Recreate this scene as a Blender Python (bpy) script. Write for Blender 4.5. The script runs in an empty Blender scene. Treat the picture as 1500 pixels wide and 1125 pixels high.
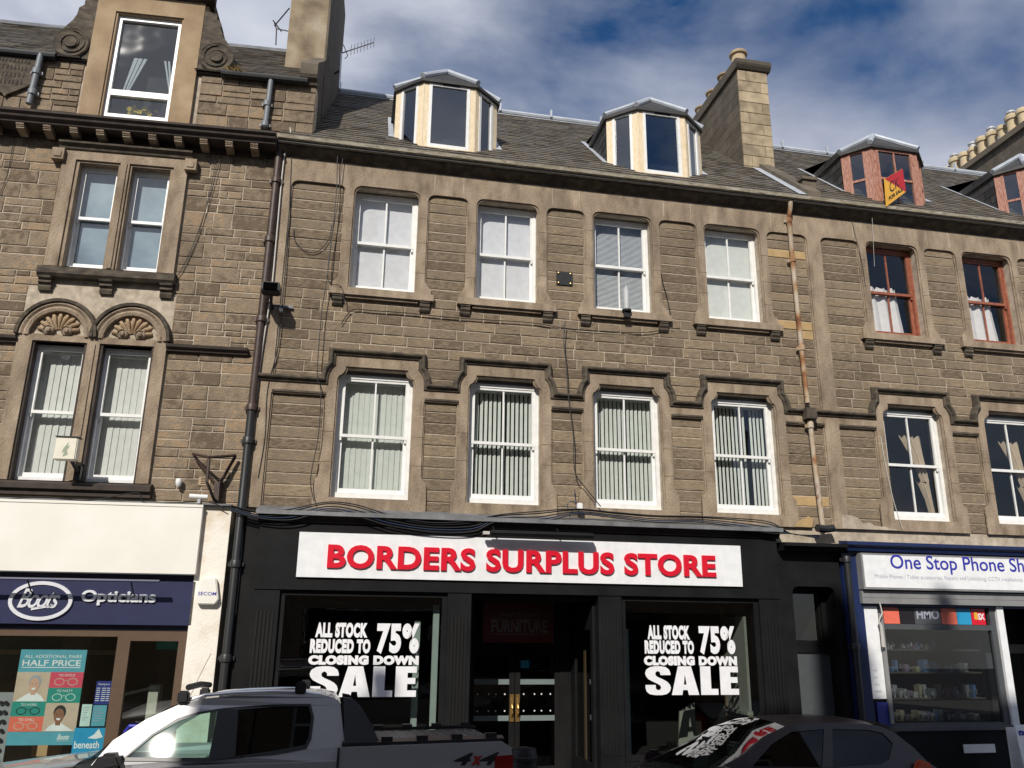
import bpy, bmesh, math, random
from mathutils import Vector, Matrix
from mathutils.geometry import tessellate_polygon
rnd = random.Random(7)
S = bpy.context.scene
COL = S.collection
rad = math.radians

# ------------------------------------------------------------------ camera
FPX, CX, CY = 1213.0, 750.0, 562.5              # focal length in photo pixels (1500 x 1125)
CAM = Vector((0, -12.0, 2.45))
PITCH, YAW, ROLL = rad(16.25), rad(11.18), rad(0.69)
fw = Vector((math.sin(YAW)*math.cos(PITCH), math.cos(YAW)*math.cos(PITCH), math.sin(PITCH)))
rt0 = Vector((math.cos(YAW), -math.sin(YAW), 0)); up0 = rt0.cross(fw)
rt = rt0*math.cos(ROLL) + up0*math.sin(ROLL); up = up0*math.cos(ROLL) - rt0*math.sin(ROLL)
cd = bpy.data.cameras.new('camera'); cam = bpy.data.objects.new('camera', cd); COL.objects.link(cam)
cd.sensor_fit = 'HORIZONTAL'; cd.sensor_width = 36; cd.lens = FPX/1500*36; cd.clip_start = .05; cd.clip_end = 2000
cam.matrix_world = Matrix(((rt.x, up.x, -fw.x, CAM.x), (rt.y, up.y, -fw.y, CAM.y), (rt.z, up.z, -fw.z, CAM.z), (0, 0, 0, 1)))
S.camera = cam
def ray(px, py): return fw + rt*((px-CX)/FPX) - up*((py-CY)/FPX)
HX, TH = -1.42, rad(-3)                          # the opticians' building turns 3 degrees at the party line
LU, LN = Vector((math.cos(TH), math.sin(TH), 0)), Vector((-math.sin(TH), math.cos(TH), 0))
def P(px, py, y=0.0):                            # pixel -> point of the plane at depth y of the main facade
    d = ray(px, py); return CAM + d*((y-CAM.y)/d.y)
def PL(px, py, o=0.0):                           # pixel -> (u, o, z) in the frame of the left building
    d = ray(px, py); r = CAM-Vector((HX, 0, 0)); p = r + d*((o-r.dot(LN))/d.dot(LN))
    return Vector((p.dot(LU), o, p.z))

# ------------------------------------------------------------------ sun, sky, exposure
SUN = Vector((.48, 1.0, -.82)).normalized()
sl = bpy.data.lights.new('sun', 'SUN'); so = bpy.data.objects.new('sun', sl); COL.objects.link(so)
sl.energy = 4.4; sl.angle = rad(.53); sl.color = (1, .945, .86)
so.rotation_euler = SUN.to_track_quat('-Z', 'Y').to_euler()
W = bpy.data.worlds.new('World'); S.world = W; W.use_nodes = True
wn = W.node_tree; wn.nodes.clear()
def WN(t): return wn.nodes.new(t)
sky = WN('ShaderNodeTexSky'); sky.sky_type = 'NISHITA'; sky.sun_disc = False
sky.sun_elevation = math.asin(-SUN.z); sky.sun_rotation = math.atan2(-SUN.x, -SUN.y)
sky.air_density = 1.0; sky.dust_density = .4; sky.ozone_density = 2.5
tc = WN('ShaderNodeTexCoord'); mp = WN('ShaderNodeMapping'); mp.inputs['Scale'].default_value = (1.0, 1.0, 1.9); mp.inputs['Location'].default_value = (9.07, 11.16, 11.3)
n1 = WN('ShaderNodeTexNoise'); n1.inputs['Scale'].default_value = 2.1; n1.inputs['Detail'].default_value = 9; n1.inputs['Roughness'].default_value = .52; n1.inputs['Distortion'].default_value = .25
cr = WN('ShaderNodeValToRGB'); cr.color_ramp.elements[0].position = .345; cr.color_ramp.elements[1].position = .555
cr.color_ramp.elements[0].color = (0, 0, 0, 1); cr.color_ramp.elements[1].color = (.92, .92, .92, 1)
n2 = WN('ShaderNodeTexNoise'); n2.inputs['Scale'].default_value = 3.7; n2.inputs['Detail'].default_value = 7
cr2 = WN('ShaderNodeValToRGB'); cr2.color_ramp.elements[0].position = .3; cr2.color_ramp.elements[1].position = .72
cr2.color_ramp.elements[0].color = (3.6, 3.9, 4.9, 1); cr2.color_ramp.elements[1].color = (7.6, 7.9, 8.7, 1)
hs = WN('ShaderNodeHueSaturation'); hs.inputs['Hue'].default_value = .506; hs.inputs['Saturation'].default_value = 1.3; hs.inputs['Value'].default_value = .75
mx = WN('ShaderNodeMix'); mx.data_type = 'RGBA'
bg = WN('ShaderNodeBackground'); bg.inputs['Strength'].default_value = .105; wo = WN('ShaderNodeOutputWorld')
L = wn.links.new
L(tc.outputs['Generated'], mp.inputs['Vector']); L(mp.outputs[0], n1.inputs['Vector']); L(mp.outputs[0], n2.inputs['Vector'])
L(n1.outputs['Fac'], cr.inputs[0]); L(n2.outputs['Fac'], cr2.inputs[0]); L(sky.outputs[0], hs.inputs['Color'])
L(cr.outputs[0], mx.inputs[0]); L(hs.outputs[0], mx.inputs[6]); L(cr2.outputs[0], mx.inputs[7])
L(mx.outputs[2], bg.inputs['Color']); L(bg.outputs[0], wo.inputs['Surface'])
S.view_settings.view_transform = 'Standard'; S.view_settings.look = 'None'; S.view_settings.exposure = 0; S.view_settings.gamma = 1
S.view_settings.use_curve_mapping = False

# ------------------------------------------------------------------ materials
MATS = {}
def newmat(name):
    m = bpy.data.materials.new(name); m.use_nodes = True; m.node_tree.nodes.clear(); MATS[name] = m
    return m, m.node_tree.nodes.new, m.node_tree.links.new
def surf(name, cols, rough=.8, scale=6.0, detail=6, bump=.0, bscale=60.0, var=0.0, metal=0.0, coat=0.0, stain=0.0, stcol=(.05, .045, .035), spec=.5, stretch=None):
    """noise-mottled procedural surface; var = per-object / per-piece tone spread, stain = dark weather patches"""
    m, N, K = newmat(name)
    out = N('ShaderNodeOutputMaterial'); b = N('ShaderNodeBsdfPrincipled'); K(b.outputs[0], out.inputs[0])
    b.inputs['Roughness'].default_value = rough; b.inputs['Metallic'].default_value = metal
    b.inputs['Coat Weight'].default_value = coat; b.inputs['Coat Roughness'].default_value = .04; b.inputs['Specular IOR Level'].default_value = spec
    g = N('ShaderNodeNewGeometry'); vec = g.outputs['Position']
    if stretch:
        mp = N('ShaderNodeMapping'); mp.inputs['Scale'].default_value = stretch; K(vec, mp.inputs[0]); vec = mp.outputs[0]
    no = N('ShaderNodeTexNoise'); no.inputs['Scale'].default_value = scale; no.inputs['Detail'].default_value = detail; K(vec, no.inputs['Vector'])
    rp = N('ShaderNodeValToRGB'); el = rp.color_ramp.elements
    el[0].position = .3; el[1].position = .7; el[0].color = (*cols[0], 1); el[1].color = (*cols[-1], 1)
    for i, c in enumerate(cols[1:-1]): e = el.new(.3+.4*(i+1)/(len(cols)-1)); e.color = (*c, 1)
    fac = no.outputs['Fac']
    if var:
        oi = N('ShaderNodeObjectInfo'); ad = N('ShaderNodeMath'); ad.operation = 'ADD'; K(oi.outputs['Random'], ad.inputs[0]); K(g.outputs['Random Per Island'], ad.inputs[1])
        fr = N('ShaderNodeMath'); fr.operation = 'FRACT'; K(ad.outputs[0], fr.inputs[0])
        ma = N('ShaderNodeMath'); ma.operation = 'MULTIPLY_ADD'; K(fr.outputs[0], ma.inputs[0]); ma.inputs[1].default_value = var; ma.inputs[2].default_value = -var/2
        a2 = N('ShaderNodeMath'); a2.operation = 'ADD'; K(fac, a2.inputs[0]); K(ma.outputs[0], a2.inputs[1]); fac = a2.outputs[0]
    K(fac, rp.inputs[0]); col = rp.outputs[0]
    if stain:
        s = N('ShaderNodeTexNoise'); s.inputs['Scale'].default_value = 1.1; s.inputs['Detail'].default_value = 8; s.inputs['Roughness'].default_value = .65
        mp2 = N('ShaderNodeMapping'); mp2.inputs['Scale'].default_value = (1.6, 1.6, .55); K(g.outputs['Position'], mp2.inputs[0]); K(mp2.outputs[0], s.inputs['Vector'])
        sr = N('ShaderNodeMapRange'); sr.inputs[1].default_value = .48; sr.inputs[2].default_value = .72; sr.inputs[4].default_value = stain; K(s.outputs['Fac'], sr.inputs[0])
        mi = N('ShaderNodeMix'); mi.data_type = 'RGBA'; K(sr.outputs[0], mi.inputs[0]); K(col, mi.inputs[6]); mi.inputs[7].default_value = (*stcol, 1); col = mi.outputs[2]
    K(col, b.inputs['Base Color'])
    if bump:
        bn = N('ShaderNodeTexNoise'); bn.inputs['Scale'].default_value = bscale; bn.inputs['Detail'].default_value = 5; K(vec, bn.inputs['Vector'])
        bp = N('ShaderNodeBump'); bp.inputs['Strength'].default_value = bump; bp.inputs['Distance'].default_value = .02; K(bn.outputs['Fac'], bp.inputs['Height']); K(bp.outputs[0], b.inputs['Normal'])
    return m
def flat(name, c, rough=.6, **k): return surf(name, [tuple(x*.93 for x in c), tuple(min(1, x*1.05) for x in c)], rough, scale=k.pop('scale', 9), **k)
def glass(name, tint=(.9, .95, .92), ior=1.5, rough=.0, refl=(1, 1, 1), wavy=.0):
    m, N, K = newmat(name)
    out = N('ShaderNodeOutputMaterial'); t = N('ShaderNodeBsdfTransparent'); t.inputs[0].default_value = (*tint, 1)
    gl = N('ShaderNodeBsdfGlossy'); gl.inputs['Roughness'].default_value = rough; gl.inputs['Color'].default_value = (*refl, 1)
    lw = N('ShaderNodeLayerWeight'); lw.inputs['Blend'].default_value = .5; mi = N('ShaderNodeMixShader')
    f0 = ((ior-1)/(ior+1))**2; pw = N('ShaderNodeMath'); pw.operation = 'POWER'; pw.inputs[1].default_value = 5; K(lw.outputs['Facing'], pw.inputs[0])
    ma = N('ShaderNodeMath'); ma.operation = 'MULTIPLY_ADD'; ma.inputs[1].default_value = 1-f0; ma.inputs[2].default_value = f0*1.8; ma.use_clamp = True; K(pw.outputs[0], ma.inputs[0])
    K(ma.outputs[0], mi.inputs[0]); K(t.outputs[0], mi.inputs[1]); K(gl.outputs[0], mi.inputs[2]); K(mi.outputs[0], out.inputs[0])
    if wavy:
        n = N('ShaderNodeTexNoise'); n.inputs['Scale'].default_value = 2.2; n.inputs['Detail'].default_value = 1; g = N('ShaderNodeNewGeometry'); K(g.outputs['Position'], n.inputs['Vector'])
        bp = N('ShaderNodeBump'); bp.inputs['Strength'].default_value = wavy; bp.inputs['Distance'].default_value = .05; K(n.outputs['Fac'], bp.inputs['Height']); K(bp.outputs[0], gl.inputs['Normal'])
    return m
surf('stone', [(.140, .102, .066), (.192, .144, .095), (.232, .176, .117), (.212, .168, .120), (.25, .185, .117), (.30, .228, .150)], .92, 17, 9, .7, 55, var=.42, stain=.5, stcol=(.09, .068, .045), stretch=(.6, 1, 2.2))
surf('rubble', [(.135, .098, .064), (.19, .141, .092), (.215, .168, .118), (.25, .184, .117), (.225, .182, .134), (.30, .214, .134)], .92, 10, 9, .8, 38, var=.48, stain=.55, stcol=(.09, .068, .045))
surf('yellow_stone', [(.36, .25, .12), (.48, .33, .16)], .9, 6, 6, .5, 60)
surf('mortar', [(.33, .275, .21), (.56, .48, .375)], .95, 9, 7, .4, 90, stain=.3)
surf('mortar_pale', [(.34, .28, .21), (.50, .42, .32)], .95, 9, 7, .4, 90, stain=.3)
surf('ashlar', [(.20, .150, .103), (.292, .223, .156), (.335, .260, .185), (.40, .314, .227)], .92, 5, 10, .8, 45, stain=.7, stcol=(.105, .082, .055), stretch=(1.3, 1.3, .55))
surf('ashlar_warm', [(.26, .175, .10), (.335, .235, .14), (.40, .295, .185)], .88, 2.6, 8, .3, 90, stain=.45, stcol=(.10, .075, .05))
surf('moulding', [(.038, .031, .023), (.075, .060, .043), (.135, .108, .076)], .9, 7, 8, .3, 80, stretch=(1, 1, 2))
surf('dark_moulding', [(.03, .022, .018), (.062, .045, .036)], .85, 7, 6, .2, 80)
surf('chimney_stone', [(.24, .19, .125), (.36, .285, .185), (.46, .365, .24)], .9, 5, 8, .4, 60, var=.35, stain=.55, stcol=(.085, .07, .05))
surf('chimney_side', [(.085, .07, .052), (.145, .118, .086)], .92, 5, 8, .5, 50, var=.3, stain=.5)  # darker copy of the chimney stone, shade of side faces put into the colour
surf('render_chimney', [(.16, .12, .08), (.29, .225, .15), (.38, .32, .24)], .95, 2.6, 9, .5, 40, stain=.4)
surf('slate', [(.065, .055, .042), (.11, .094, .072), (.145, .122, .09), (.115, .107, .098)], .62, 3.5, 8, .25, 60, var=.5, stain=.35, stcol=(.11, .085, .05))
surf('slate_dark', [(.022, .021, .021), (.05, .047, .045)], .6, 4, 6, .2, 60, var=.5)
surf('lead', [(.38, .41, .45), (.52, .55, .59)], .5, 5, 6, .1, 30, metal=.25)
surf('lead_dark', [(.10, .105, .11), (.19, .195, .2)], .55, 5, 7, .2, 30, stain=.3)
surf('gutter', [(.16, .14, .10), (.45, .41, .32), (.24, .20, .13), (.55, .50, .41)], .7, 5, 8, .2, 60, stretch=(.7, 1, 5))
surf('white_paint', [(.72, .72, .70), (.82, .82, .80)], .4, 9, 5)
surf('cream_paint', [(.66, .52, .32), (.74, .61, .42), (.78, .67, .49)], .65, 26, 8, .15, 60, stretch=(1.5, 1.5, .4))
surf('pink_paint', [(.22, .085, .055), (.36, .165, .115), (.42, .235, .18)], .7, 30, 8, .2, 60, stretch=(1.5, 1.5, .35))
surf('red_paint', [(.20, .058, .032), (.36, .125, .072)], .5, 14, 6)
surf('brown_iron', [(.035, .02, .015), (.07, .042, .032)], .5, 12, 6)
surf('rust_pipe', [(.15, .055, .02), (.30, .15, .065), (.42, .33, .23), (.46, .40, .32), (.24, .09, .035)], .75, 2.2, 7, .2, 60, stretch=(2, 2, 1.3))
flat('black_iron', (.018, .019, .02), .45, var=.1); flat('grey_iron', (.16, .175, .19), .5)
flat('conduit', (.50, .48, .44), .5); flat('cable', (.012, .012, .013), .6); flat('blue_cable', (.012, .025, .06), .5)
surf('shop_black', [(.006, .006, .0065), (.012, .012, .013)], .6, 3, 8, .08, 30, stain=.2, stcol=(.018, .018, .018), spec=.15)
flat('shop_black_matt', (.006, .006, .006), .6, spec=.3); flat('door_grey', (.07, .075, .08), .5)
flat('sign_white', (.80, .81, .82), .35); flat('letter_red', (.66, .008, .028), .35); flat('vinyl', (.80, .80, .82), .5)
surf('fascia_cream', [(.74, .715, .64), (.81, .79, .725)], .55, 2, 6); surf('pillar_cream', [(.66, .56, .44), (.80, .75, .66), (.82, .79, .72)], .7, 3.5, 9, .3, 30)
flat('navy', (.026, .030, .078), .35); flat('navy_dark', (.006, .008, .03), .4); flat('silver', (.66, .67, .70), .35, metal=.0); flat('bronze_frame', (.13, .085, .055), .4, metal=.3)
flat('blue_paint', (.008, .02, .085), .5); flat('text_blue', (.03, .035, .36), .4); flat('text_grey', (.35, .36, .45), .5); flat('shutter_grey', (.24, .24, .24), .5, stain=.4)
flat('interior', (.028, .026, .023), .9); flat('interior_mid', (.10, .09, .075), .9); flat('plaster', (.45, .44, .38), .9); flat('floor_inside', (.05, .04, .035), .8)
flat('blind_white', (.62, .62, .65), .8); flat('blind_green', (.52, .55, .51), .8); flat('blind_pale', (.60, .61, .58), .8); flat('post_white', (.72, .82, .76), .6)
flat('venetian', (.62, .64, .68), .5); flat('curtain', (.42, .34, .25), .9); flat('curtain_white', (.62, .60, .60), .9)
surf('painted_reflection', [(.10, .135, .19), (.19, .25, .33), (.32, .38, .46)], .35, 2.2, 6)  # mottled blue-grey standing in for sky reflected in window panes
flat('brass', (.48, .30, .11), .35, metal=.8); flat('frost', (.17, .21, .21), .5); flat('red_sign', (.11, .004, .008), .4); flat('red_sign_text', (.20, .17, .17), .5)
flat('teal', (.10, .36, .45), .5); flat('green_print', (.02, .27, .22), .5); flat('pink_print', (.66, .07, .12), .5); flat('coral_print', (.78, .16, .10), .5)
flat('beige_print', (.58, .44, .34), .5); flat('skin_light', (.62, .36, .26), .5); flat('skin_dark', (.27, .12, .07), .5); flat('hair_grey', (.36, .36, .38), .6); flat('hair_black', (.02, .017, .015), .6)
flat('paper_mint', (.55, .72, .66), .6); flat('paper_blue', (.02, .03, .22), .5); flat('white_print', (.80, .81, .82), .5); flat('cyan_print', (.02, .30, .55), .5)
flat('tan_wood', (.50, .32, .17), .6); flat('wood', (.30, .19, .10), .6); flat('fsred', (.50, .015, .02), .45); flat('fsyellow', (.80, .42, .04), .45); flat('ink', (.012, .01, .012), .5)
flat('terracotta', (.42, .32, .20), .85, stain=.4); flat('pot_buff', (.50, .40, .25), .85, stain=.45); flat('alu', (.55, .56, .58), .3, metal=.9)
surf('carpaint', [(.33, .327, .34), (.39, .386, .40)], .48, 300, 2, metal=.3, coat=.8)
flat('plumpaint', (.010, .0045, .008), .35, metal=.0, coat=.35); flat('car_black', (.014, .014, .016), .42); flat('car_rubber', (.02, .02, .02), .8); flat('chrome', (.72, .73, .75), .12, metal=1.0)
flat('tonneau', (.05, .052, .056), .5); flat('lamp_red', (.20, .006, .008), .15, coat=.6); flat('lamp_orange', (.45, .06, .02), .2, coat=.6); flat('decal_black', (.01, .01, .012), .5); flat('decal_red', (.30, .01, .015), .5)
surf('asphalt', [(.035, .035, .037), (.06, .06, .062)], .9, 12, 8, .4, 200); surf('paving', [(.16, .15, .14), (.25, .24, .22)], .85, 4, 8, .2, 90, var=.4); surf('kerbstone', [(.2, .19, .18), (.30, .29, .27)], .85, 5, 8, .2, 80, var=.3)
flat('grass_tuft', (.26, .17, .05), .9); flat('moss', (.16, .15, .04), .95); flat('yellow_flower', (.75, .50, .03), .7); flat('leaf', (.05, .10, .03), .7)
flat('beige_plastic', (.72, .68, .56), .5); flat('green_stain', (.30, .36, .26), .7); flat('grey_plastic', (.42, .43, .44), .5)
for i, c in enumerate([(.3, .3, .31), (.16, .04, .05), (.10, .18, .35), (.2, .14, .22), (.3, .27, .2), (.12, .12, .13), (.2, .22, .23)]): flat('goods%d' % i, c, .5)
glass('glass_dark', (.80, .86, .83), 1.5); glass('glass_window', (.96, .975, .97), 1.5, wavy=.12); glass('glass_old', (.70, .76, .76), 1.75, .02, wavy=.14); glass('glass_shop', (.52, .56, .55), 1.5); glass('glass_cab', (.62, .80, .74), 1.6, .014); glass('glass_car', (.62, .80, .74), 1.5, .03); glass('glass_privacy', (.05, .055, .06), 1.45, .01, refl=(.55, .56, .58))

# ------------------------------------------------------------------ mesh builder
class MB:
    def __init__(s): s.v = []; s.f = []
    def add(s, vs, fs):
        o = len(s.v); s.v += [tuple(p) for p in vs]; s.f += [tuple(i+o for i in f) for f in fs]; return s
    def box(s, x0, x1, y0, y1, z0, z1):
        return s.add([(x, y, z) for x in (x0, x1) for y in (y0, y1) for z in (z0, z1)], [(0, 1, 3, 2), (4, 6, 7, 5), (0, 4, 5, 1), (2, 3, 7, 6), (0, 2, 6, 4), (1, 5, 7, 3)])
    def cbox(s, x0, x1, y0, y1, z0, z1, c=.01, jit=0):       # box with chamfered front (-y) edges
        j = lambda: rnd.uniform(-jit, jit)
        v = [(x0, y1, z0), (x1, y1, z0), (x1, y1, z1), (x0, y1, z1), (x0, y0+c, z0), (x1, y0+c, z0), (x1, y0+c, z1), (x0, y0+c, z1),
             (x0+c, y0+j(), z0+c), (x1-c, y0+j(), z0+c), (x1-c, y0+j(), z1-c), (x0+c, y0+j(), z1-c)]
        return s.add(v, [(8, 9, 10, 11), (4, 5, 9, 8), (5, 6, 10, 9), (6, 7, 11, 10), (7, 4, 8, 11), (0, 1, 5, 4), (1, 2, 6, 5), (2, 3, 7, 6), (3, 0, 4, 7)])
    def quad(s, a, b, c, d): return s.add([a, b, c, d], [(0, 1, 2, 3)])
    def prism(s, outer, y0, y1, holes=(), axis='y', fn=None):  # polygon (a,b) extruded along an axis
        loops = [list(outer)]+[list(h) for h in holes]
        tri = tessellate_polygon([[Vector((a, b, 0)) for a, b in l] for l in loops]); pts = [p for l in loops for p in l]; n = len(pts)
        mk = {'y': lambda a, b, t: (a, t, b), 'x': lambda a, b, t: (t, a, b), 'z': lambda a, b, t: (a, b, t)}[axis]
        vs = [mk(a, b, y0) for a, b in pts]+[mk(a, b, y1) for a, b in pts]
        if fn: vs = [fn(*v) for v in vs]
        fs = [tuple(t) for t in tri]+[tuple(i+n for i in reversed(t)) for t in tri]; o = 0
        for l in loops:
            k = len(l); fs += [(o+i, o+(i+1) % k, o+(i+1) % k+n, o+i+n) for i in range(k)]; o += k
        return s.add(vs, fs)
    def sweep(s, path, prof, closed=False):                   # path in xz, profile (n outwards-left, y)
        n = len(path); rings = []
        for i in range(n):
            a = Vector(path[i-1]) if (i or closed) else None; b = Vector(path[i]); c = Vector(path[(i+1) % n]) if (i < n-1 or closed) else None
            d1 = (b-a).normalized() if a is not None else (c-b).normalized(); d2 = (c-b).normalized() if c is not None else d1
            n1 = Vector((-d1.y, d1.x)); n2 = Vector((-d2.y, d2.x)); m = (n1+n2); m = m/max(.35, m.dot(n1)) if m.length > 1e-6 else n1
            rings.append([(b.x+m.x*p, y, b.y+m.y*p) for p, y in prof])
        k = len(prof); o = []
        for r in rings: o += r
        fs = []
        for i in range(n if closed else n-1):
            for j in range(k): fs.append((i*k+j, i*k+(j+1) % k, ((i+1) % n)*k+(j+1) % k, ((i+1) % n)*k+j))
        if not closed: fs += [tuple(range(k)), tuple(range((n-1)*k, n*k))]
        return s.add(o, fs)
    def tube(s, pts, r, seg=8, cap=True):
        pts = [Vector(p) for p in pts]; n = len(pts); vs = []
        ref = None
        for i, p in enumerate(pts):
            t = (pts[min(i+1, n-1)]-pts[max(i-1, 0)]).normalized()
            if ref is None: ref = Vector((0, 0, 1)) if abs(t.z) < .9 else Vector((0, 1, 0))
            a = t.cross(ref)
            if a.length < 1e-4: a = t.cross(Vector((1, 0, 0)))
            a.normalize(); b = t.cross(a); ref = -b if False else ref
            rr = r[i] if isinstance(r, (list, tuple)) else r
            vs += [p+a*(rr*math.cos(2*math.pi*k/seg))+b*(rr*math.sin(2*math.pi*k/seg)) for k in range(seg)]
        fs = [(i*seg+k, i*seg+(k+1) % seg, (i+1)*seg+(k+1) % seg, (i+1)*seg+k) for i in range(n-1) for k in range(seg)]
        if cap: fs += [tuple(range(seg)), tuple(range((n-1)*seg, n*seg))]
        return s.add(vs, fs)
    def lathe(s, prof, c, seg=16, axis='z'):
        vs = []
        for r, h in prof:
            for k in range(seg):
                a = 2*math.pi*k/seg; x, y = r*math.cos(a), r*math.sin(a)
                vs.append({'z': (c[0]+x, c[1]+y, c[2]+h), 'y': (c[0]+x, c[1]+h, c[2]+y), 'x': (c[0]+h, c[1]+x, c[2]+y)}[axis])
        n = len(prof); fs = [(i*seg+k, i*seg+(k+1) % seg, (i+1)*seg+(k+1) % seg, (i+1)*seg+k) for i in range(n-1) for k in range(seg)]
        fs += [tuple(range(seg)), tuple(range((n-1)*seg, n*seg))]
        return s.add(vs, fs)
BASE = {}
def thing(name, label, cat, base=(0, 0, 0), frame=None, group=None, kind=None):
    o = bpy.data.objects.new(name, None); COL.objects.link(o); o.empty_display_size = .2
    _place(o, base, frame); o['label'] = label; o['category'] = cat
    if group: o['group'] = group
    return o
def _place(o, base, frame):
    base = Vector(base); BASE[o.name] = base
    if frame == 'L': o.location = Vector((HX, 0, 0))+LU*base.x+LN*base.y+Vector((0, 0, base.z)); o.rotation_euler = (0, 0, TH)
    else: o.location = base
def obj(name, mb, mat, parent=None, smooth=False, base=None, frame=None, weld=False, bevel=0, bseg=2, **props):
    if parent is not None: b = BASE[parent.name]
    else: b = Vector(base or (0, 0, 0))
    me = bpy.data.meshes.new(name)
    me.from_pydata([(x-b.x, y-b.y, z-b.z) for x, y, z in mb.v], [], mb.f); me.validate()
    bm = bmesh.new(); bm.from_mesh(me)
    if weld or bevel: bmesh.ops.remove_doubles(bm, verts=bm.verts, dist=1e-4)
    bmesh.ops.recalc_face_normals(bm, faces=bm.faces)
    if bevel:
        es = [e for e in bm.edges if len(e.link_faces) == 2 and e.calc_face_angle(0) > rad(28)]
        bmesh.ops.bevel(bm, geom=es, offset=bevel, segments=bseg, affect='EDGES', clamp_overlap=True)
    bm.to_mesh(me); bm.free()
    me.materials.append(MATS[mat])
    if smooth:
        me.polygons.foreach_set('use_smooth', [True]*len(me.polygons)); me.set_sharp_from_angle(angle=rad(38))
    o = bpy.data.objects.new(name, me); COL.objects.link(o)
    if parent is not None: o.parent = parent; BASE[o.name] = b
    else: _place(o, b, frame)
    for k, v in props.items(): o[k] = v
    return o
def tag(o, label, cat, group=None):
    o['label'] = label; o['category'] = cat
    if group: o['group'] = group
    return o
def bx(*a, **k): return MB().box(*a, **k)
def arc(cx, cz, r, a0, a1, n=8, rz=None):
    rz = rz or r
    return [(cx+r*math.cos(rad(a0+(a1-a0)*i/n)), cz+rz*math.sin(rad(a0+(a1-a0)*i/n))) for i in range(n+1)]
def ell(cx, cz, rx, rz, n=28): return arc(cx, cz, rx, 0, 360*(n-1)/n, n-1, rz)

# ---- lettering
_tc = {}
def text_polys(txt, bold=0.0, shear=0.0, space=1.0):
    key = (txt, bold, shear, space)
    if key in _tc: return _tc[key]
    c = bpy.data.curves.new('t', 'FONT'); c.body = txt; c.size = 1; c.offset = bold; c.shear = shear; c.space_character = space; c.resolution_u = 4
    o = bpy.data.objects.new('t', c); COL.objects.link(o)
    dg = bpy.context.evaluated_depsgraph_get(); me = bpy.data.meshes.new_from_object(o.evaluated_get(dg))
    v = [(p.co.x, p.co.y) for p in me.vertices]; f = [tuple(p.vertices) for p in me.polygons]
    bpy.data.objects.remove(o); bpy.data.curves.remove(c); bpy.data.meshes.remove(me)
    _tc[key] = (v, f); return v, f
def islands(v, f):
    par = list(range(len(v)))
    def find(a):
        while par[a] != a: par[a] = par[par[a]]; a = par[a]
        return a
    wm = {}
    for i, p in enumerate(v):
        k = (round(p[0], 4), round(p[1], 4))
        if k in wm: par[find(i)] = find(wm[k])
        else: wm[k] = i
    for q in f:
        for i in q[1:]: par[find(i)] = find(q[0])
    g = {}
    for q in f: g.setdefault(find(q[0]), []).append(q)
    return sorted(g.values(), key=lambda fs: min(v[i][0] for q in fs for i in q))
def lettering(txt, x0, x1, z0, z1, y, depth=.002, bold=0.0, shear=0.0, space=1.0, split=False, ref=None):
    """letters filling the box x0..x1, z0..z1, front at y-depth; ref = part of the text that should fill x0..x1"""
    v, f = text_polys(txt, bold, shear, space)
    xs = [p[0] for p in v]; zs = [p[1] for p in v]; a0, a1 = min(xs), max(xs); b0, b1 = min(zs), max(zs)
    if ref: rv, _ = text_polys(ref, bold, shear, space); a0 = min(p[0] for p in rv); a1 = max(p[0] for p in rv)
    T = lambda p: (x0+(p[0]-a0)/(a1-a0)*(x1-x0), z0+(p[1]-b0)/(b1-b0)*(z1-z0))
    groups = islands(v, f) if split else [f]; out = []
    for fs in groups:
        m = MB(); ids = sorted({i for q in fs for i in q}); mp = {i: k for k, i in enumerate(ids)}; n = len(ids); pts = [T(v[i]) for i in ids]
        m.v = [(a, y-depth, b) for a, b in pts]+[(a, y, b) for a, b in pts]
        cnt = {}
        kk = {}
        for i in ids: kk.setdefault((round(v[i][0], 4), round(v[i][1], 4)), i)
        cn = lambda i: kk[(round(v[i][0], 4), round(v[i][1], 4))]
        for q in fs:
            q2 = [cn(i) for i in q]
            m.f.append(tuple(mp[i] for i in q2))
            for a, b in zip(q2, q2[1:]+q2[:1]): cnt.setdefault(frozenset((a, b)), []).append((a, b))
        if depth > .003:
            for e, l in cnt.items():
                if len(l) == 1 and len(e) == 2: a, b = l[0]; m.f.append((mp[a], mp[a]+n, mp[b]+n, mp[b]))
        out.append(m)
    return out if split else out[0]

# ================================================================== GROUND
road = obj('road', MB().prism([(-40, -.4), (-1.95, -.4), (-1.95, -.05), (-3.0, .0), (-5.2, .07), (-6.6, .09), (-8.2, .05), (-10.5, -.02), (-40, -.02)], -60, 70, axis='x'), 'asphalt', kind='structure')
road2 = obj('pavement', bx(-60, 70, -1.80, .6, -.3, .11), 'mortar', kind='structure')
pm = []
for i in range(30):
    for j in range(3):
        x = -6+i*.62+(j % 2)*.3; pm.append(obj('paving_slab', MB().box(x, x+.61, -1.79+j*.6, -1.79+j*.6+.59, .09, .125), 'paving', road2))
kerb = obj('kerb', bx(-60, 70, -1.945, -1.80, -.3, .09), 'kerbstone', kind='structure')
for i in range(22): obj('kerb_stone', MB().box(-6+i*.92, -6+i*.92+.91, -1.955, -1.795, -.2, .12), 'kerbstone', kerb)
obj('far_pavement', bx(-60, 70, -15, -10.5, -.3, .13), 'paving', kind='structure')

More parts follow.
